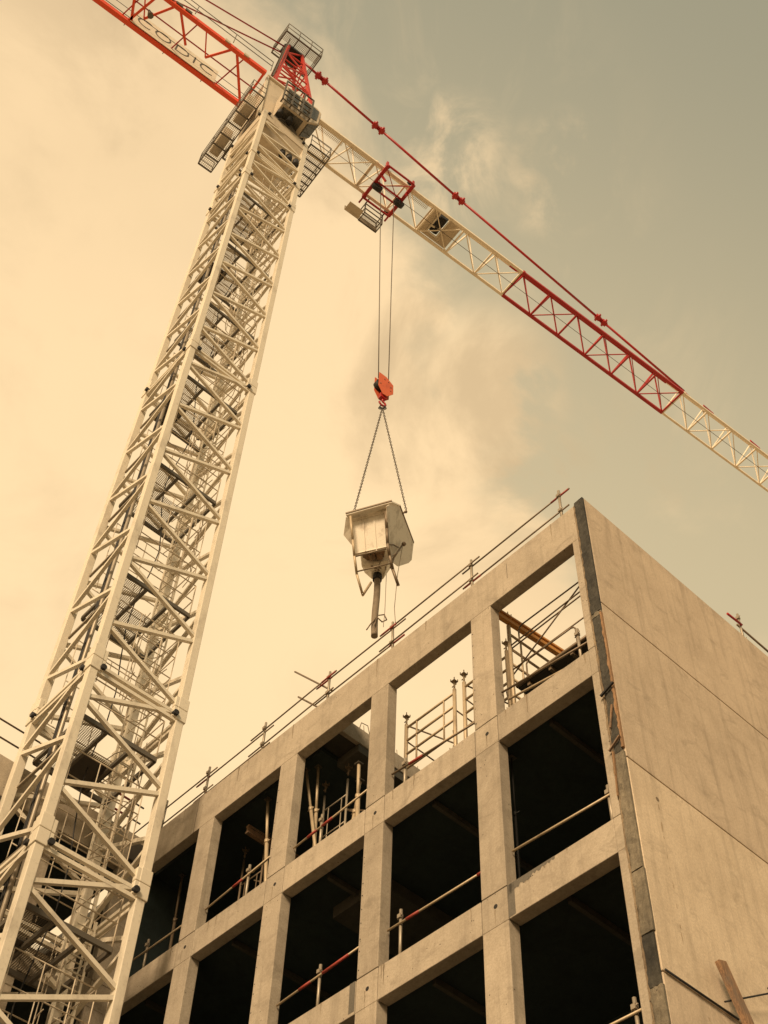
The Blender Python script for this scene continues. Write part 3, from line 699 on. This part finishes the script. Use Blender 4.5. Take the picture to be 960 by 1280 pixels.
m=MB(); m.tube(pl(-.83,.10,0),pl(-.83,.10,HI(14.6)),.022,8); m.tube(pl(-.83,.17,0),pl(-.83,.17,HI(14.6)),.018,8); m.build('power_cable','black',crane)
i_=-6
while i_<14.5: MB().bar(pl(-.90,-.9,HI(i_)+.2),pl(-.90,.9,HI(i_)+.2),.05).build('cable_clip','galv',crane); i_+=1
m=MB(); m.box((-1.9,-1.9,0),(1.9,1.9,.5)); m.build('foundation_block','conc',crane,.02)
for nm,h in (('hanging_cable',1),):
    m=MB(); pts=[pl(.1+.12*math.sin(z*1.3),.3+.1*math.cos(z*.9),z) for z in [10+j*.9 for j in range(40)]]; m.path(pts,.014,5); m.build(nm,'black',crane)
ZT=HI(15)          # top of the mast
# mast head: plated cone, slewing ring
def sq(h,z,tw=TW,cx=0,cy=0,hx=None):
    hx=hx or h; c_,s_=math.cos(tw),math.sin(tw)
    return [V(c_*a-s_*b+cx,s_*a+c_*b+cy,z) for a,b in ((-hx,-h),(hx,-h),(hx,h),(-hx,h))]
def circ(r,z,n=24): return [V(r*math.cos(2*math.pi*i/n),r*math.sin(2*math.pi*i/n),z) for i in range(n)]
mh=MB()
for k in range(4):
    a=legpt(k,ZT); b=legpt(k,ZT+4.1); mh.bar(a,b,LW,LW,MT(0,1,0))
    c=legpt(k+1,ZT); d=legpt(k+1,ZT+4.1)
    for j in range(3):
        z0=j*1.25; nx,ny=FN[k]; of=MT(nx*.03,ny*.03,0)
        mh.bar(legpt(k+1,ZT+z0)+of,legpt(k,ZT+z0+.62)+of,.08); mh.bar(legpt(k,ZT+z0+.62)+of,legpt(k+1,ZT+z0+1.25)+of,.08)
    mh.bar(legpt(k,ZT+.1),legpt(k+1,ZT+.1),.08)
mho=mh.build('mast_head','white',crane)
for k in range(4):
    x,y=LEGS[k]; sx=1 if x>0 else -1; sy=1 if y>0 else -1
    for (fx,fy,nx,ny) in ((-sx,0,0,sy),(0,-sy,sx,0)):
        c0=MT(x+fx*.15,y+fy*.15,ZT+3.9); nn=MT(nx,ny,0); MB().tube(c0+nn*.06,c0+nn*.17,.06,10).build('joint_bolt','black',mho)
ZR=ZT+4.15
m=MB(); m.loft(sq(1.06,ZR-.75),sq(1.06,ZR)); m.build('ring_support','cream',crane,.01)
m=MB(); m.loft(circ(1.12,ZR+.003),circ(1.12,ZR+.38)); m.build('slewing_ring','dark',crane)
m=MB(); m.loft(sq(.72,ZR-1.5),sq(1.04,ZR-.752)); m.build('ring_support','cream',crane,.01)
m=MB()
for a in range(3):
    m.tube(V(.25+.3*a,-.85,ZR-2.3),V(.25+.3*a,-.85,ZR-1.9),.12,10)
m.build('slewing_motor','black',crane)
ZJ=53.2275+EYE
# upper slewing frame
m=MB(); m.loft(sq(.70,ZR+.383,0,hx=1.0),sq(.74,ZJ+.2,0,hx=1.12)); m.build('slewing_frame','cream',crane,.02)
m=MB()
for x in (-1.0,1.0):
    m.bar((x,-.72,ZR+.4),(x*1.14,-.76,ZJ+.3),.10); m.bar((x,.72,ZR+.4),(x*1.14,.76,ZJ+.3),.10)
m.bar((-1.15,-.77,ZJ+.3),(1.2,-.77,ZJ+.3),.12); m.bar((-1.15,.77,ZJ+.3),(1.2,.77,ZJ+.3),.12)
m.build('frame_edge','white',crane)
# red peak
PZ=ZJ+.8; PT=60.4+EYE
m=MB()
base=[(-.78,-.72),(1.10,-.72),(1.10,.72),(-.78,.72)]; top=[(-.50,-.30),(.22,-.30),(.22,.30),(-.50,.30)]
def pk(k,f): a=base[k%4];b=top[k%4]; return V(a[0]+(b[0]-a[0])*f,a[1]+(b[1]-a[1])*f,PZ+(PT-PZ)*f)
for k in range(4): m.bar(pk(k,0)-V(0,0,.5),pk(k,1),.12)
for k in range(4):
    for j in range(5):
        f0_,f1_=j/5,(j+1)/5
        if j%2==0: m.bar(pk(k,f0_),pk(k+1,f1_),.055)
        else: m.bar(pk(k+1,f0_),pk(k,f1_),.055)
        m.bar(pk(k,f1_),pk(k+1,f1_),.055)
pko=m.build('tower_peak','redp',crane)
m=MB(); m.box((-.55,-.35,PT-.1),(.3,.35,PT+.12)); m.tube((.25,-.1,PT-.15),(.25,.1,PT-.15),.28,14); m.tube((-.45,-.2,PT+.2),(-.45,.2,PT+.2),.25,14); m.build('peak_sheave','black',pko)
m=MB(); 
for y in (-.95,.0): pass
lx=-.93
m.bar((lx,-.75,PZ),( -.62,-.50,PT+.3),.05); m.bar((lx,-.35,PZ),(-.62,-.15,PT+.3),.05)
for j in range(22):
    f=j/21; m.tube(V(lx,-.75,PZ).lerp(V(-.62,-.5,PT+.3),f),V(lx,-.35,PZ).lerp(V(-.62,-.15,PT+.3),f),.014,5)
m.build('peak_ladder','dark',pko)
# peak platform with handrail
m=MB(); zp=PT+.15
for y in (-.75,.45): m.bar((-.95,y,zp),(.95,y,zp),.06,.09)
for x in (-.95,-.3,.35,.95): m.bar((x,-.75,zp-.01),(x,.45,zp-.01),.05,.08)
ppo=m.build('peak_platform','dark',crane)
m=MB(); m.add([(-.95,-.75,zp+.05),(.95,-.75,zp+.05),(.95,-.3,zp+.05),(-.95,-.3,zp+.05)],[(0,1,2,3)]); m.build('mesh_floor','lgrate',ppo)
m=MB()
for hh in (.55,1.1):
    for a,b in (((-.95,-.78),(.95,-.78)),((.95,-.78),(.95,.48)),((.95,.48),(-.95,.48)),((-.95,.48),(-.95,-.78))): m.tube((*a,zp+hh),(*b,zp+hh),.018,6)
for a in ((-.95,-.78),(-.3,-.78),(.35,-.78),(.95,-.78),(.95,.48),(-.95,.48),(0,.48)): m.tube((*a,zp),(*a,zp+1.1),.02,6)
m.build('handrail','dark',ppo)
# operator cab
CX0,CX1,CY0,CY1,CZ0,CZ1=-.50,1.12,-1.56,-.78,49.46+EYE,51.50+EYE
def cab():
    m=MB(); pr=[(CX0,CZ0),(CX1-.45,CZ0),(CX1,CZ0+.55),(CX1+.05,CZ1-.25),(CX1-.12,CZ1),(CX0,CZ1)]
    A=[V(x,CY0,z) for x,z in pr]; Bv=[V(x,CY1,z) for x,z in pr]; m.loft(A,Bv)
    co=m.build('operator_cab','cream',crane,.03)
    m=MB(); y=CY0-.012
    m.plate([(CX0+.12,y,CZ0+.55),(CX0+.62,y,CZ0+.55),(CX0+.62,y,CZ1-.18),(CX0+.12,y,CZ1-.18)],.012)
    m.plate([(CX0+.72,y,CZ0+.45),(CX1-.12,y,CZ0+.62),(CX1-.08,y,CZ1-.25),(CX0+.72,y,CZ1-.2)],.012); 
    m.plate([(CX1-.40,CY0+.1,CZ0+.03),(CX1+.01,CY0+.1,CZ0+.53),(CX1+.01,CY1-.1,CZ0+.53),(CX1-.40,CY1-.1,CZ0+.03)],.05)
    m.plate([(CX1+.03,CY0+.1,CZ0+.65),(CX1+.06,CY0+.1,CZ1-.3),(CX1+.06,CY1-.1,CZ1-.3),(CX1+.03,CY1-.1,CZ0+.65)],.04)
    m.plate([(CX0+.1,CY0+.1,CZ0-.012),(CX1-.6,CY0+.1,CZ0-.012),(CX1-.6,CY1-.1,CZ0-.012),(CX0+.1,CY1-.1,CZ0-.012)],.012)
    m.build('window','glass',co)
    m=MB()
    for x in (CX0-.1,CX0+.3,CX0+.75,CX0+1.15): m.bar((x,CY0-.16,CZ0-.05),(x,CY0-.16,CZ1),.06)
    for z in (CZ0-.05,CZ0+.5,CZ0+1.0,CZ1): m.bar((CX0-.1,CY0-.16,z),(CX0+1.15,CY0-.16,z),.05)
    for z in (CZ0-.05,): 
        for x in (CX0-.1,CX0+.3,CX0+.75,CX0+1.15): m.bar((x,CY0-.16,z),(x,CY0,z),.06)
    m.build('cab_railing','dark',co)
    m=MB(); m.add([(CX0-.1,CY0-.16,CZ0-.02),(CX0+1.15,CY0-.16,CZ0-.02),(CX0+1.15,CY0,CZ0-.02),(CX0-.1,CY0,CZ0-.02)],[(0,1,2,3)]); m.build('mesh_floor','grate',co)
    for x,z in ((CX0+.1,CZ0-.12),(CX0+.55,CZ0-.15)):
        m=MB(); m.tube((x,CY0+.25,z),(x,CY0+.35,z-.28),.10,12,.14); m.build('work_light','black',co)
    m=MB(); m.bar((-.4,CY1+.05,CZ1+.02),(-.4,-.4,CZ1+.02),.12); m.bar((.8,CY1+.05,CZ1+.02),(.8,-.4,CZ1+.02),.12); m.build('cab_bracket','white',co)
cab()
# service walkways round the slewing ring
def walkway(x0,x1,y0,y1,z,nm='service_walkway',h=1.05,npost=4,gap_side=None,along='y'):
    m=MB()
    m.bar((x0,y0,z),(x0,y1,z),.04,.08); m.bar((x1,y0,z),(x1,y1,z),.04,.08); m.bar((x0,y0,z),(x1,y0,z),.04,.08); m.bar((x0,y1,z),(x1,y1,z),.04,.08)
    n=7 if along=='y' else 4
    for i in range(1,n):
        if along=='y': y=y0+(y1-y0)*i/n; m.bar((x0,y,z-.03),(x1,y,z-.03),.05,.06)
        else: x=x0+(x1-x0)*i/n; m.bar((x,y0,z-.03),(x,y1,z-.03),.05,.06)
    o=m.build(nm,'dark',crane)
    m=MB(); m.add([(x0,y0,z+.06),(x1,y0,z+.06),(x1,y1,z+.06),(x0,y1,z+.06)],[(0,1,2,3)]); m.build('mesh_floor','lgrate',o)
    m=MB(); sides=[((x0,y0),(x1,y0)),((x1,y0),(x1,y1)),((x1,y1),(x0,y1)),((x0,y1),(x0,y0))]
    for i,(a,b) in enumerate(sides):
        if i==gap_side: continue
        for hh in (h*.5,h): m.tube((*a,z+hh),(*b,z+hh),.014,6)
        L=math.dist(a,b); k=max(1,round(L/1.0))
        for j in range(k+1): p=(a[0]+(b[0]-a[0])*j/k,a[1]+(b[1]-a[1])*j/k); m.tube((*p,z),(*p,z+h),.016,6)
    m.build('handrail','dark',o)
walkway(-1.75,-1.15,-1.25,2.45,49.55+EYE,gap_side=1)
walkway(1.25,2.15,-.95,1.05,49.35+EYE,gap_side=3,along='y')
walkway(-1.1,1.2,1.12,1.75,49.7+EYE,gap_side=0,along='x')
m=MB(); m.box((-1.65,.9,49.75+EYE),(-1.25,1.9,50.5+EYE)); m.box((-1.6,-.6,49.7+EYE),(-1.2,.3,50.9+EYE)); m.build('electric_cabinet','cream',crane,.03)
# ---- jib
YC=.684; X0=12.492; PP=1.6299; JH=1.95
def jibsec(name,xa,xb,mt,chord=.105,first=0,color=None):
    n=round((xb-xa)/PP); P=(xb-xa)/n
    m=MB()
    for y in (-YC,YC): m.bar((xa,y,ZJ),(xb,y,ZJ),chord,chord)
    m.bar((xa,0,ZJ+JH),(xb,0,ZJ+JH),chord*1.1,chord*1.1)
    for i in range(n+1):
        x=min(xa+P*i,xb-.03) if i else xa+.03; m.bar((x,-YC,ZJ),(x,YC,ZJ),.07)
    for i in range(n):
        x=xa+P*i; xm=x+P/2; k=(i+first)%2
        for y in (-YC,YC):
            bw=.07 if mt=='red' else .055; m.bar((x,y,ZJ),(xm,0,ZJ+JH),bw); m.bar((xm,0,ZJ+JH),(x+P,y,ZJ),bw)
        if k: m.bar((x,-YC,ZJ+.01),(x+P,YC,ZJ+.01),.04); m.bar((x,YC,ZJ-.01),(x+P,-YC,ZJ-.01),.04)
        else: m.bar((x,-YC,ZJ),(x+P,YC,ZJ),.04)
    o=m.build(name,mt,crane)
    for x in (xa+.07,xb-.07):
        for y,z in ((-YC,ZJ),(YC,ZJ),(0,ZJ+JH)): MB().bar((x-.06,y,z),(x+.06,y,z),chord+.045).build('pin_joint',mt,o); return o
jibsec('jib_section',1.15,4.4,'jibw',.13,0); jibsec('jib_section',4.4,X0-.0,'jibw',.12,1)
jibsec('jib_section',X0,X0+6*PP,'red',.135,0); jibsec('jib_section',X0+6*PP,X0+12*PP,'jibw',.095,0); jibsec('jib_section',X0+12*PP,X0+18*PP,'jibw',.085,0)
m=MB(); m.bar((-.2,-YC,ZJ),(1.15,-YC,ZJ),.14); m.bar((-.2,YC,ZJ),(1.15,YC,ZJ),.14); m.build('jib_root','white',crane)
# deck strips and winch floor inside the jib
for a,b in ((1.4,2.9),(3.1,4.3),(6.3,7.4)): MB().add([(a,-YC+.06,ZJ+.12),(b,-YC+.06,ZJ+.12),(b,-YC+.40,ZJ+.12),(a,-YC+.40,ZJ+.12)],[(0,1,2,3)]).build('jib_walkway','lgrate',crane)
m=MB(); z=ZJ+.13
m.box((7.55,-.6,z),(8.0,.62,z+.03)); m.box((8.52,-.6,z),(9.15,.62,z+.03)); m.box((8.0,.40,z),(8.52,.62,z+.03)); m.build('winch_floor','cream',crane)
m=MB(); m.tube((8.26,-.5,z+.15),(8.26,.32,z+.15),.24,18); wi=m.build('trolley_winch','black',crane)
m=MB(); 
for x in (8.0,8.52): m.bar((x,-.62,z-.05),(x,.40,z-.05),.06)
m.bar((8.0,-.62,z-.05),(8.52,-.62,z-.05),.06); m.bar((8.0,.40,z-.05),(8.52,.40,z-.05),.06); m.bar((8.0,.1,z-.06),(8.52,.0,z-.06),.09,.03); m.build('winch_frame','white',wi)
m=MB(); m.tube((1.2,.0,ZJ-.05),(X0+12*PP,.0,ZJ-.05),.012,6); m.build('trolley_rope','rope',crane)
# red markers by the top chord further out
for x in (24.4,27.6): MB().bar((x,-.28,ZJ+JH-.35),(x+.7,-.24,ZJ+JH-.35),.05,.12).build('pendant_bracket','red',crane)
# pendant line
pts=[(.55,60.80),(1.52,60.51),(4.82,59.71),(9.56,58.50),(18.28,56.75),(23.56,55.67)]
m=MB()
for (a,za),(b,zb_) in zip(pts,pts[1:]): m.tube((a,0,za+EYE),(b,0,zb_+EYE),.060,8)
pe=m.build('pendant_bar','red',crane)
for (a,za) in pts[1:-1]:
    m=MB(); d_=V(1,0,-.22).normalized(); c=V(a,0,za+EYE)
    for s in (-.20,.20): m.box(c+d_*s-V(.12,.11,.11),c+d_*s+V(.12,.11,.11)); m.tube(c+d_*s+V(0,-.2,0),c+d_*s+V(0,.2,0),.06,8)
    for y in (-.07,.07): m.bar(c-d_*.2+V(0,y,0),c+d_*.2+V(0,y,0),.03,.14)
    m.build('pendant_link','red',pe)
m=MB(); m.bar((22.3,-.05,ZJ+JH-.1),(23.5,0,ZJ+JH+.45),.07); m.bar((24.4,0,ZJ+JH),(23.5,0,ZJ+JH+.45),.07); m.build('pendant_anchor','red',pe)
# ---- counter jib
CJ0,CJ1=-1.3,-13.5
m=MB()
for y,w,h in ((.80,.20,.30),(-.90,.17,.28)): m.bar((CJ0,y,ZJ),(CJ1,y,ZJ),w,h)
cj=m.build('counter_jib','cwt',crane,.012)
MB().bar((CJ0-.05,.8,ZJ),(CJ0-.05,-.9,ZJ),.09).build('cross_brace','cwt',cj)
for xa_,ya_,xb_,yb_,w_ in ((-1.45,.74,-2.65,-.84,.10),(-6.63,.74,-7.3,-.84,.1),(-6.75,.74,-6.3,-.84,.1),(-10,.74,-9.5,-.84,.1),(-11.2,.74,-12,-.84,.1),
   (-5.27,-.8,-4.45,.16,.09),(-5.6,-.8,-6.3,.30,.09),(-2.92,-.8,-3.57,.08,.09),(-8.6,-.8,-9.3,.3,.09),(-8.3,-.8,-7.6,.16,.09),(-3.57,.08,-4.1,-.84,.05),(-6.3,.3,-6.9,-.84,.05)):
    MB().bar((xa_,ya_,ZJ+.01),(xb_,yb_,ZJ+.01),w_).build('cross_brace','cwt',cj)
m=MB()
for x in (-2.3,-4.5,-6.7,-8.9): m.bar((x,-.8,ZJ+.11),(x-.35,.72,ZJ+.11),.05)
m.tube((CJ0,-.05,ZJ+.1),(CJ1,-.05,ZJ+.1),.03,8); m.build('pipe_run','red',cj)
m=MB()
for y,x0_,x1_ in ((-1.12,-1.2,CJ1),(.98,-1.4,CJ1)):
    for hh in (.55,1.1): m.tube((x0_,y,ZJ+hh),(x1_,y,ZJ+hh),.017,6)
    x=x0_
    while x>x1_: m.tube((x,y,ZJ-.05),(x,y,ZJ+1.1),.018,6); x-=1.8
m.build('handrail','dark',cj)
m=MB(); m.tube((-1.4,.45,ZJ+.3),(CJ1,.45,ZJ+.3),.012,6); m.build('power_cable','black',cj)
for i in range(7): MB().box((-4.9-.42*i,-1.03,ZJ+.0),(-5.2-.42*i,-.995,ZJ+.2)).build('vent_slot','dark',cj)
m=MB(); m.box((-11.5,-1,ZJ+.3),(-13.3,1,ZJ+2.4)); m.build('counterweight','conc',cj,.03)
m=MB(); m.tube((-6.3,-.1,ZJ-.02),(-6.15,-.1,ZJ-.45),.05,8,.13); m.build('floodlight','dark',cj)
m=MB(); 
for x in (-2.2,-3.1): MB().box((x,-1.04,ZJ-.10),(x-.22,-.99,ZJ+.10)).build('bracket_plate','cream',cj)
# counter jib pendants
m=MB(); m.tube((-.5,-.15,PT+.1),(-12.6,-.7,ZJ+.5),.035,8); m.tube((-.5,.15,PT+.1),(-12.6,.6,ZJ+.5),.035,8); m.build('pendant_bar','red',cj)
# company sign along the counter jib
SG0,SG1,SGY,SZ0,SZ1=-6.7,-2.75,.66,ZJ-.12,ZJ+1.25
m=MB(); m.box((SG0,SGY-.02,SZ0),(SG1,SGY,SZ1)); sg=m.build('sign_panel','sign',crane)
cu=D.curves.new('sign_lettering','FONT'); cu.body='CODIC'; cu.size=1.15; cu.space_character=1.12; cu.extrude=.004; cu.align_x='CENTER'; cu.align_y='CENTER'; cu.offset=-.022
to=D.objects.new('sign_lettering_tmp',cu); col.objects.link(to); bpy.context.view_layer.update()
me=D.meshes.new_from_object(to.evaluated_get(bpy.context.evaluated_depsgraph_get())); D.objects.remove(to)
lt=D.objects.new('sign_lettering',me); col.objects.link(lt); me.materials.clear(); me.materials.append(M_['dark']); lt.parent=sg
lt.rotation_euler=(math.radians(90),0,0); lt.location=((SG0+SG1)/2,SGY-.028,(SZ0+SZ1)/2); lt.scale=(.92,.95,1)
# ---- trolley
TX0,TX1,TZ=4.86,6.22,ZJ-.32
m=MB()
for x in (TX0,TX1): m.bar((x,-1.0,TZ),(x,.76,TZ),.14,.12)
for y in (-1.0,.76): m.bar((TX0,y,TZ),(TX1,y,TZ),.075)
for y in (-.16,.16): m.bar((TX0,y,TZ),(TX1,y,TZ),.07)
for x in (TX0,TX1):
    for y in (-.92,.74): m.bar((x,y,TZ),(x,y,ZJ+.18),.11,.09)
    m.bar((x,-.5,TZ),(x+ (.25 if x<5 else -.1),-.5,TZ-.35),.08)
    m.bar((x,.76,TZ),(x,1.05,TZ),.07)
m.bar((TX0,-.9,TZ),(TX1,.1,TZ),.03); m.bar((TX1,-.9,TZ),(TX0,.1,TZ),.03)
tr=m.build('trolley','red',crane)
for x in (5.03,6.18):
    m=MB(); m.tube((x-.0,-.09,TZ-.12),(x,.09,TZ-.12),.24,18); m.tube((x-.0,-.14,TZ-.12),(x,.14,TZ-.12),.06,10); m.build('sheave','black',tr)
m=MB()
for x in (TX0+.1,TX1-.1):
    for y in (-YC-.12,YC+.12): m.tube((x,y-.04,ZJ+.12),(x,y+.04,ZJ+.12),.11,12)
m.build('wheel','black',tr)
# maintenance basket
m=MB(); bx0,bx1,by0,by1,bz=5.15,6.05,.98,1.42,TZ-.75
for hh in (0,.45,.95):
    for a,b in (((bx0,by0),(bx1,by0)),((bx1,by0),(bx1,by1)),((bx1,by1),(bx0,by1)),((bx0,by1),(bx0,by0))): m.bar((*a,bz+hh),(*b,bz+hh),.04)
for a in ((bx0,by0),(bx1,by0),(bx1,by1),(bx0,by1)): m.bar((*a,bz),(*a,bz+.95),.045)
m.bar((bx0,by0-.25,bz+.95),(bx0,by0,bz+.95),.05); m.bar((bx1,by0-.25,bz+.95),(bx1,by0,bz+.95),.05)
bk=m.build('maintenance_basket','dark',tr)
m=MB(); m.box((bx0-.75,by0+.0,bz+.02),(bx0-.05,by1+.0,bz+.05)); m.box((bx0-.75,by1-.03,bz+.05),(bx1,by1,bz+.42)); m.build('basket_panel','cream',bk)
m=MB(); m.add([(bx0,by0,bz+.02),(bx1,by0,bz+.02),(bx1,by1,bz+.02),(bx0,by1,bz+.02)],[(0,1,2,3)]); m.build('mesh_floor','grate',bk)
# hoist ropes (world positions, kept under the crane)
inv=(Matrix.Translation((-5.08085042,17.91228968,0))@Matrix.Rotation(PHI,4,'Z')).inverted()
for a,b in (((-.801,20.919,54.28),(-.395,21.20,38.98)),((-.229,21.321,54.1),(-.065,21.44,39.10))):
    m=MB(); m.tube(inv@Vector(a),inv@Vector(b),.016,6); m.build('hoist_rope','rope',crane)

# ------------------------------------------------------------------ hook block, slings, skip
hb=empty('hook_block',(-.22,21.327,38.5),math.radians(34),'orange red crane hook block hanging on two thin ropes','hook block')
m=MB(); pr=[(-.27,.66),(.02,.62),(.30,.36),(.31,-.18),(.08,-.54),(-.08,-.54),(-.27,-.16)]
for y in (-.13,.11):
    m.loft([V(x,y,z) for x,z in pr],[V(x,y+.02,z) for x,z in pr])
ho=m.build('side_plate','orange',hb)
m=MB(); m.tube((.13,-.10,.1),(.13,.10,.1),.20,18); m.tube((-.13,-.10,.1),(-.13,.10,.1),.20,18); m.build('sheave','black',hb)
m=MB(); m.box((-.12,-.07,-.62),(.10,.07,-.38)); m.build('swivel','red',hb)
m=MB(); m.path([(0,0,-.60),(0,0,-.78)]+[(.0+.12*math.sin(a),0,-.90+.12*math.cos(a)) for a in [i*math.pi/6 for i in range(0,10)]],.035,8); m.build('hook','red',hb)
m=MB()
for x,z in ((-.05,.40),(.1,.36),(.2,.12),(.2,-.1),(-.2,.0)): m.tube((x,-.15,z),(x,-.12,z),.02,8)
m.build('pin','dark',hb)
ring=V(-.212,21.333,37.35); SB=V(-.1,21.908,30.565)
SL=[SB+V(-.723,-.793,.808),SB+V(.736,-.295,1.558)]
def chain(name,a,b,label,sp=.085,r=.0095):
    m=MB(); a=Vector(a);b=Vector(b); L=(b-a).length; n=int(L/sp); d=(b-a)/n; u=d.normalized(); s1=u.cross(V(0,1,0)).normalized(); s2=u.cross(s1)
    for i in range(n):
        c=a+d*(i+.5)-a; s=(s1 if i%2 else s2)*.026; h=d*.62
        p=[c-h+s*.4,c-h*.5+s,c+h*.5+s,c+h+s*.4,c+h-s*.4,c+h*.5-s,c-h*.5-s,c-h-s*.4]
        for k in range(8): m.tube(p[k],p[(k+1)%8],r,4,caps=False)
    o=m.build(name,'rope'); o.location=a; return tag(o,label,'chain','chains holding the concrete skip')
chain('chain_sling',ring,SL[0],'left one of two chains from the crane hook to the white skip')
chain('chain_sling',ring,SL[1]+V(0,0,.05),'right one of two chains from the crane hook to the white skip')
rg=MB(); 
for i in range(12):
    a=2*math.pi*i/12;b=2*math.pi*(i+1)/12; rg.tube((.09*math.cos(a),0,.09*math.sin(a)),(.09*math.cos(b),0,.09*math.sin(b)),.02,6)
for dx in (-.07,.07):
    for i in range(8):
        a=2*math.pi*i/8;b=2*math.pi*(i+1)/8; rg.tube((dx+.05*math.cos(a),0,-.08+.06*math.sin(a)),(dx+.05*math.cos(b),0,-.08+.06*math.sin(b)),.018,6)
o=rg.build('lifting_ring','black'); o.location=ring+V(0,0,.05); tag(o,'small dark lifting ring joining the two chains under the hook block','ring')
sk=D.objects.new('concrete_skip',None); col.objects.link(sk); sk.location=SB; tag(sk,'tilted dirty white concrete skip with a dangling grey hose hanging from the crane','skip')
fr=[(-.779,-.515,.733),(.128,-.751,.901),(.259,-.314,-.268),(-.632,-.116,-.408)]
MB().plate(fr,.04).build('front_panel','skipw',sk)
MB().plate([(-.958,-.751,.655),(.307,-1.091,.897),(.517,-.683,1.343),(.168,-.63,.998),(-.825,-.389,.827)],.05).build('top_lip','skipw',sk)
MB().plate([(.158,-1.10,.638),(.309,-.948,1.043),(.519,-.597,1.426),(.987,.778,1.532),(.948,1.03,1.059),(.855,.949,.796),(.565,.569,.132),(.319,.084,-.228),(.253,-.296,-.006)],.03).build('side_panel','skipw',sk)
MB().plate([(-.943,-.493,.902),(-.992,.077,.804),(-.747,.107,.414),(-.735,-.487,.775)],.03).build('side_panel','skipw',sk)
fa=[Vector(p) for p in fr]; fn=(fa[1]-fa[0]).cross(fa[3]-fa[0]).normalized(); fn=fn if fn.y<0 else -fn
for u in (.33,.66):
    MB().bar(fa[0].lerp(fa[1],u)+fn*.035,fa[3].lerp(fa[2],u)+fn*.035,.03,.03).build('rib','skipw',sk)
for u in (.06,.95): MB().bar(fa[0].lerp(fa[3],u)+fn*.035,fa[1].lerp(fa[2],u)+fn*.035,.035,.03).build('rib','skipw',sk)
rq=random.Random(4)
for i in range(14):
    a=V(rq.uniform(-.35,.35),rq.uniform(-.2,.35),rq.uniform(-.45,.0)); b=a+V(rq.uniform(-.25,.25),rq.uniform(-.15,.2),rq.uniform(-.3,.15)); MB().bar(a,b,rq.uniform(.02,.05)).build('gate_linkage','tube',sk)
m=MB(); m.tube((.62,-.33,1.42),(.736,-.295,1.60),.03,8); m.ball((.72,-.30,1.56),.05,8); m.build('lifting_lug','tube',sk)
m=MB(); m.bar((.519,-.607,1.43),(.987,.778,1.552),.06); m.bar((-.958,-.751,.69),(.307,-1.091,.93),.05); m.build('rim','tube',sk)
# hopper with funnel
m=MB(); A=[V(-.44,.22,-.40),V(.30,.05,-.28),V(.40,.66,.25),V(-.36,.84,.12)]; Bc=V(.006,.66,-.20)
Bq=[Bc+V(-.16,-.14,0),Bc+V(.16,-.14,0),Bc+V(.16,.14,0),Bc+V(-.16,.14,0)]; m.loft(A,Bq)
A2=[a+V(0,.02,.55)+(a-Bc)*.15 for a in A]; m.loft(A2,A); m.build('hopper','skipw',sk,.01)
m=MB(); m.plate([(-.431,-.03,-.255),(.175,-.18,-.142),(.123,.20,-.071),(-.251,.22,-.094)],.10); m.tube((-.2,-.08,-.2),(-.12,.05,-.3),.09,10); m.tube((.0,-.12,-.17),(.05,.05,-.28),.09,10); m.build('valve','wood',sk)
m=MB(); m.tube(Bc+V(0,0,.05),Bc+V(0,0,-.22),.13,16); m.build('neck','black',sk)
m=MB(); pts=[Bc+V(.012*math.sin(i*.35),0,-.15-.128*i) for i in range(20)]
for i,(a,b) in enumerate(zip(pts,pts[1:])): m.tube(a,b,.092,14,caps=(i==len(pts)-2))
hs_=m.build('hose','hose',sk)
m=MB(); a=pts[-6]
m.path([a+V(.1,-.1,.1),a+V(.25,-.05,.2),a+V(.32,0,.05),a+V(.2,0,-.05),a+V(.05,-.12,0),a+V(-.1,-.12,-.3),a+V(-.2,-.08,-.5)],.018,5)
m.path([a+V(.05,-.12,0),a+V(.0,-.13,-.4),a+V(.08,-.12,-.7)],.014,5); m.build('hose_cord','tube',hs_)
m=MB(); m.path([(.145,-.87,.712),(.20,-.66,.2),(.241,-.50,-.266),(.311,-.30,-.533),(.415,-.05,-.823),(.585,.172,-1.225)],.045,8); m.build('leg','tube',sk)
m=MB(); m.path([(-.822,-.72,.621),(-.713,-.48,-.15),(-.644,-.247,-.56),(-.552,.095,-.926),(-.361,.484,-1.324),(-.154,.442,-.804)],.036,8); m.build('leg','gold',sk)
m=MB(); m.tube((-.633,-.203,-.53),(.214,-.412,-.382),.022,6); m.tube((-.556,.033,-.882),(.363,-.19,-.724),.022,6); m.build('cross_bar','tube',sk)
m=MB(); m.path([(.663,.15,.589),(.428,.03,-.182),(.353,.15,-.508)],.03,6); m.ball((.70,.13,.60),.07,8); m.path([(.55,.0,.25),(.40,-.2,.1),(.25,-.35,-.1)],.022,6); m.path([(.6,.05,.2),(.42,-.1,-.25),(.30,-.2,-.5)],.018,6); m.build('valve_pipe','tube',sk)
m=MB(); m.path([(.251,.495,-.351),(.253,.509,-1.955),(.23,.49,-2.6)],.008,5); m.path([(.662,.147,.509),(.553,.174,-.736),(.498,.157,-2.196),(.547,.184,-2.9)],.009,5); m.build('hanging_cord','tube',sk)
print('objects',len(D.objects))
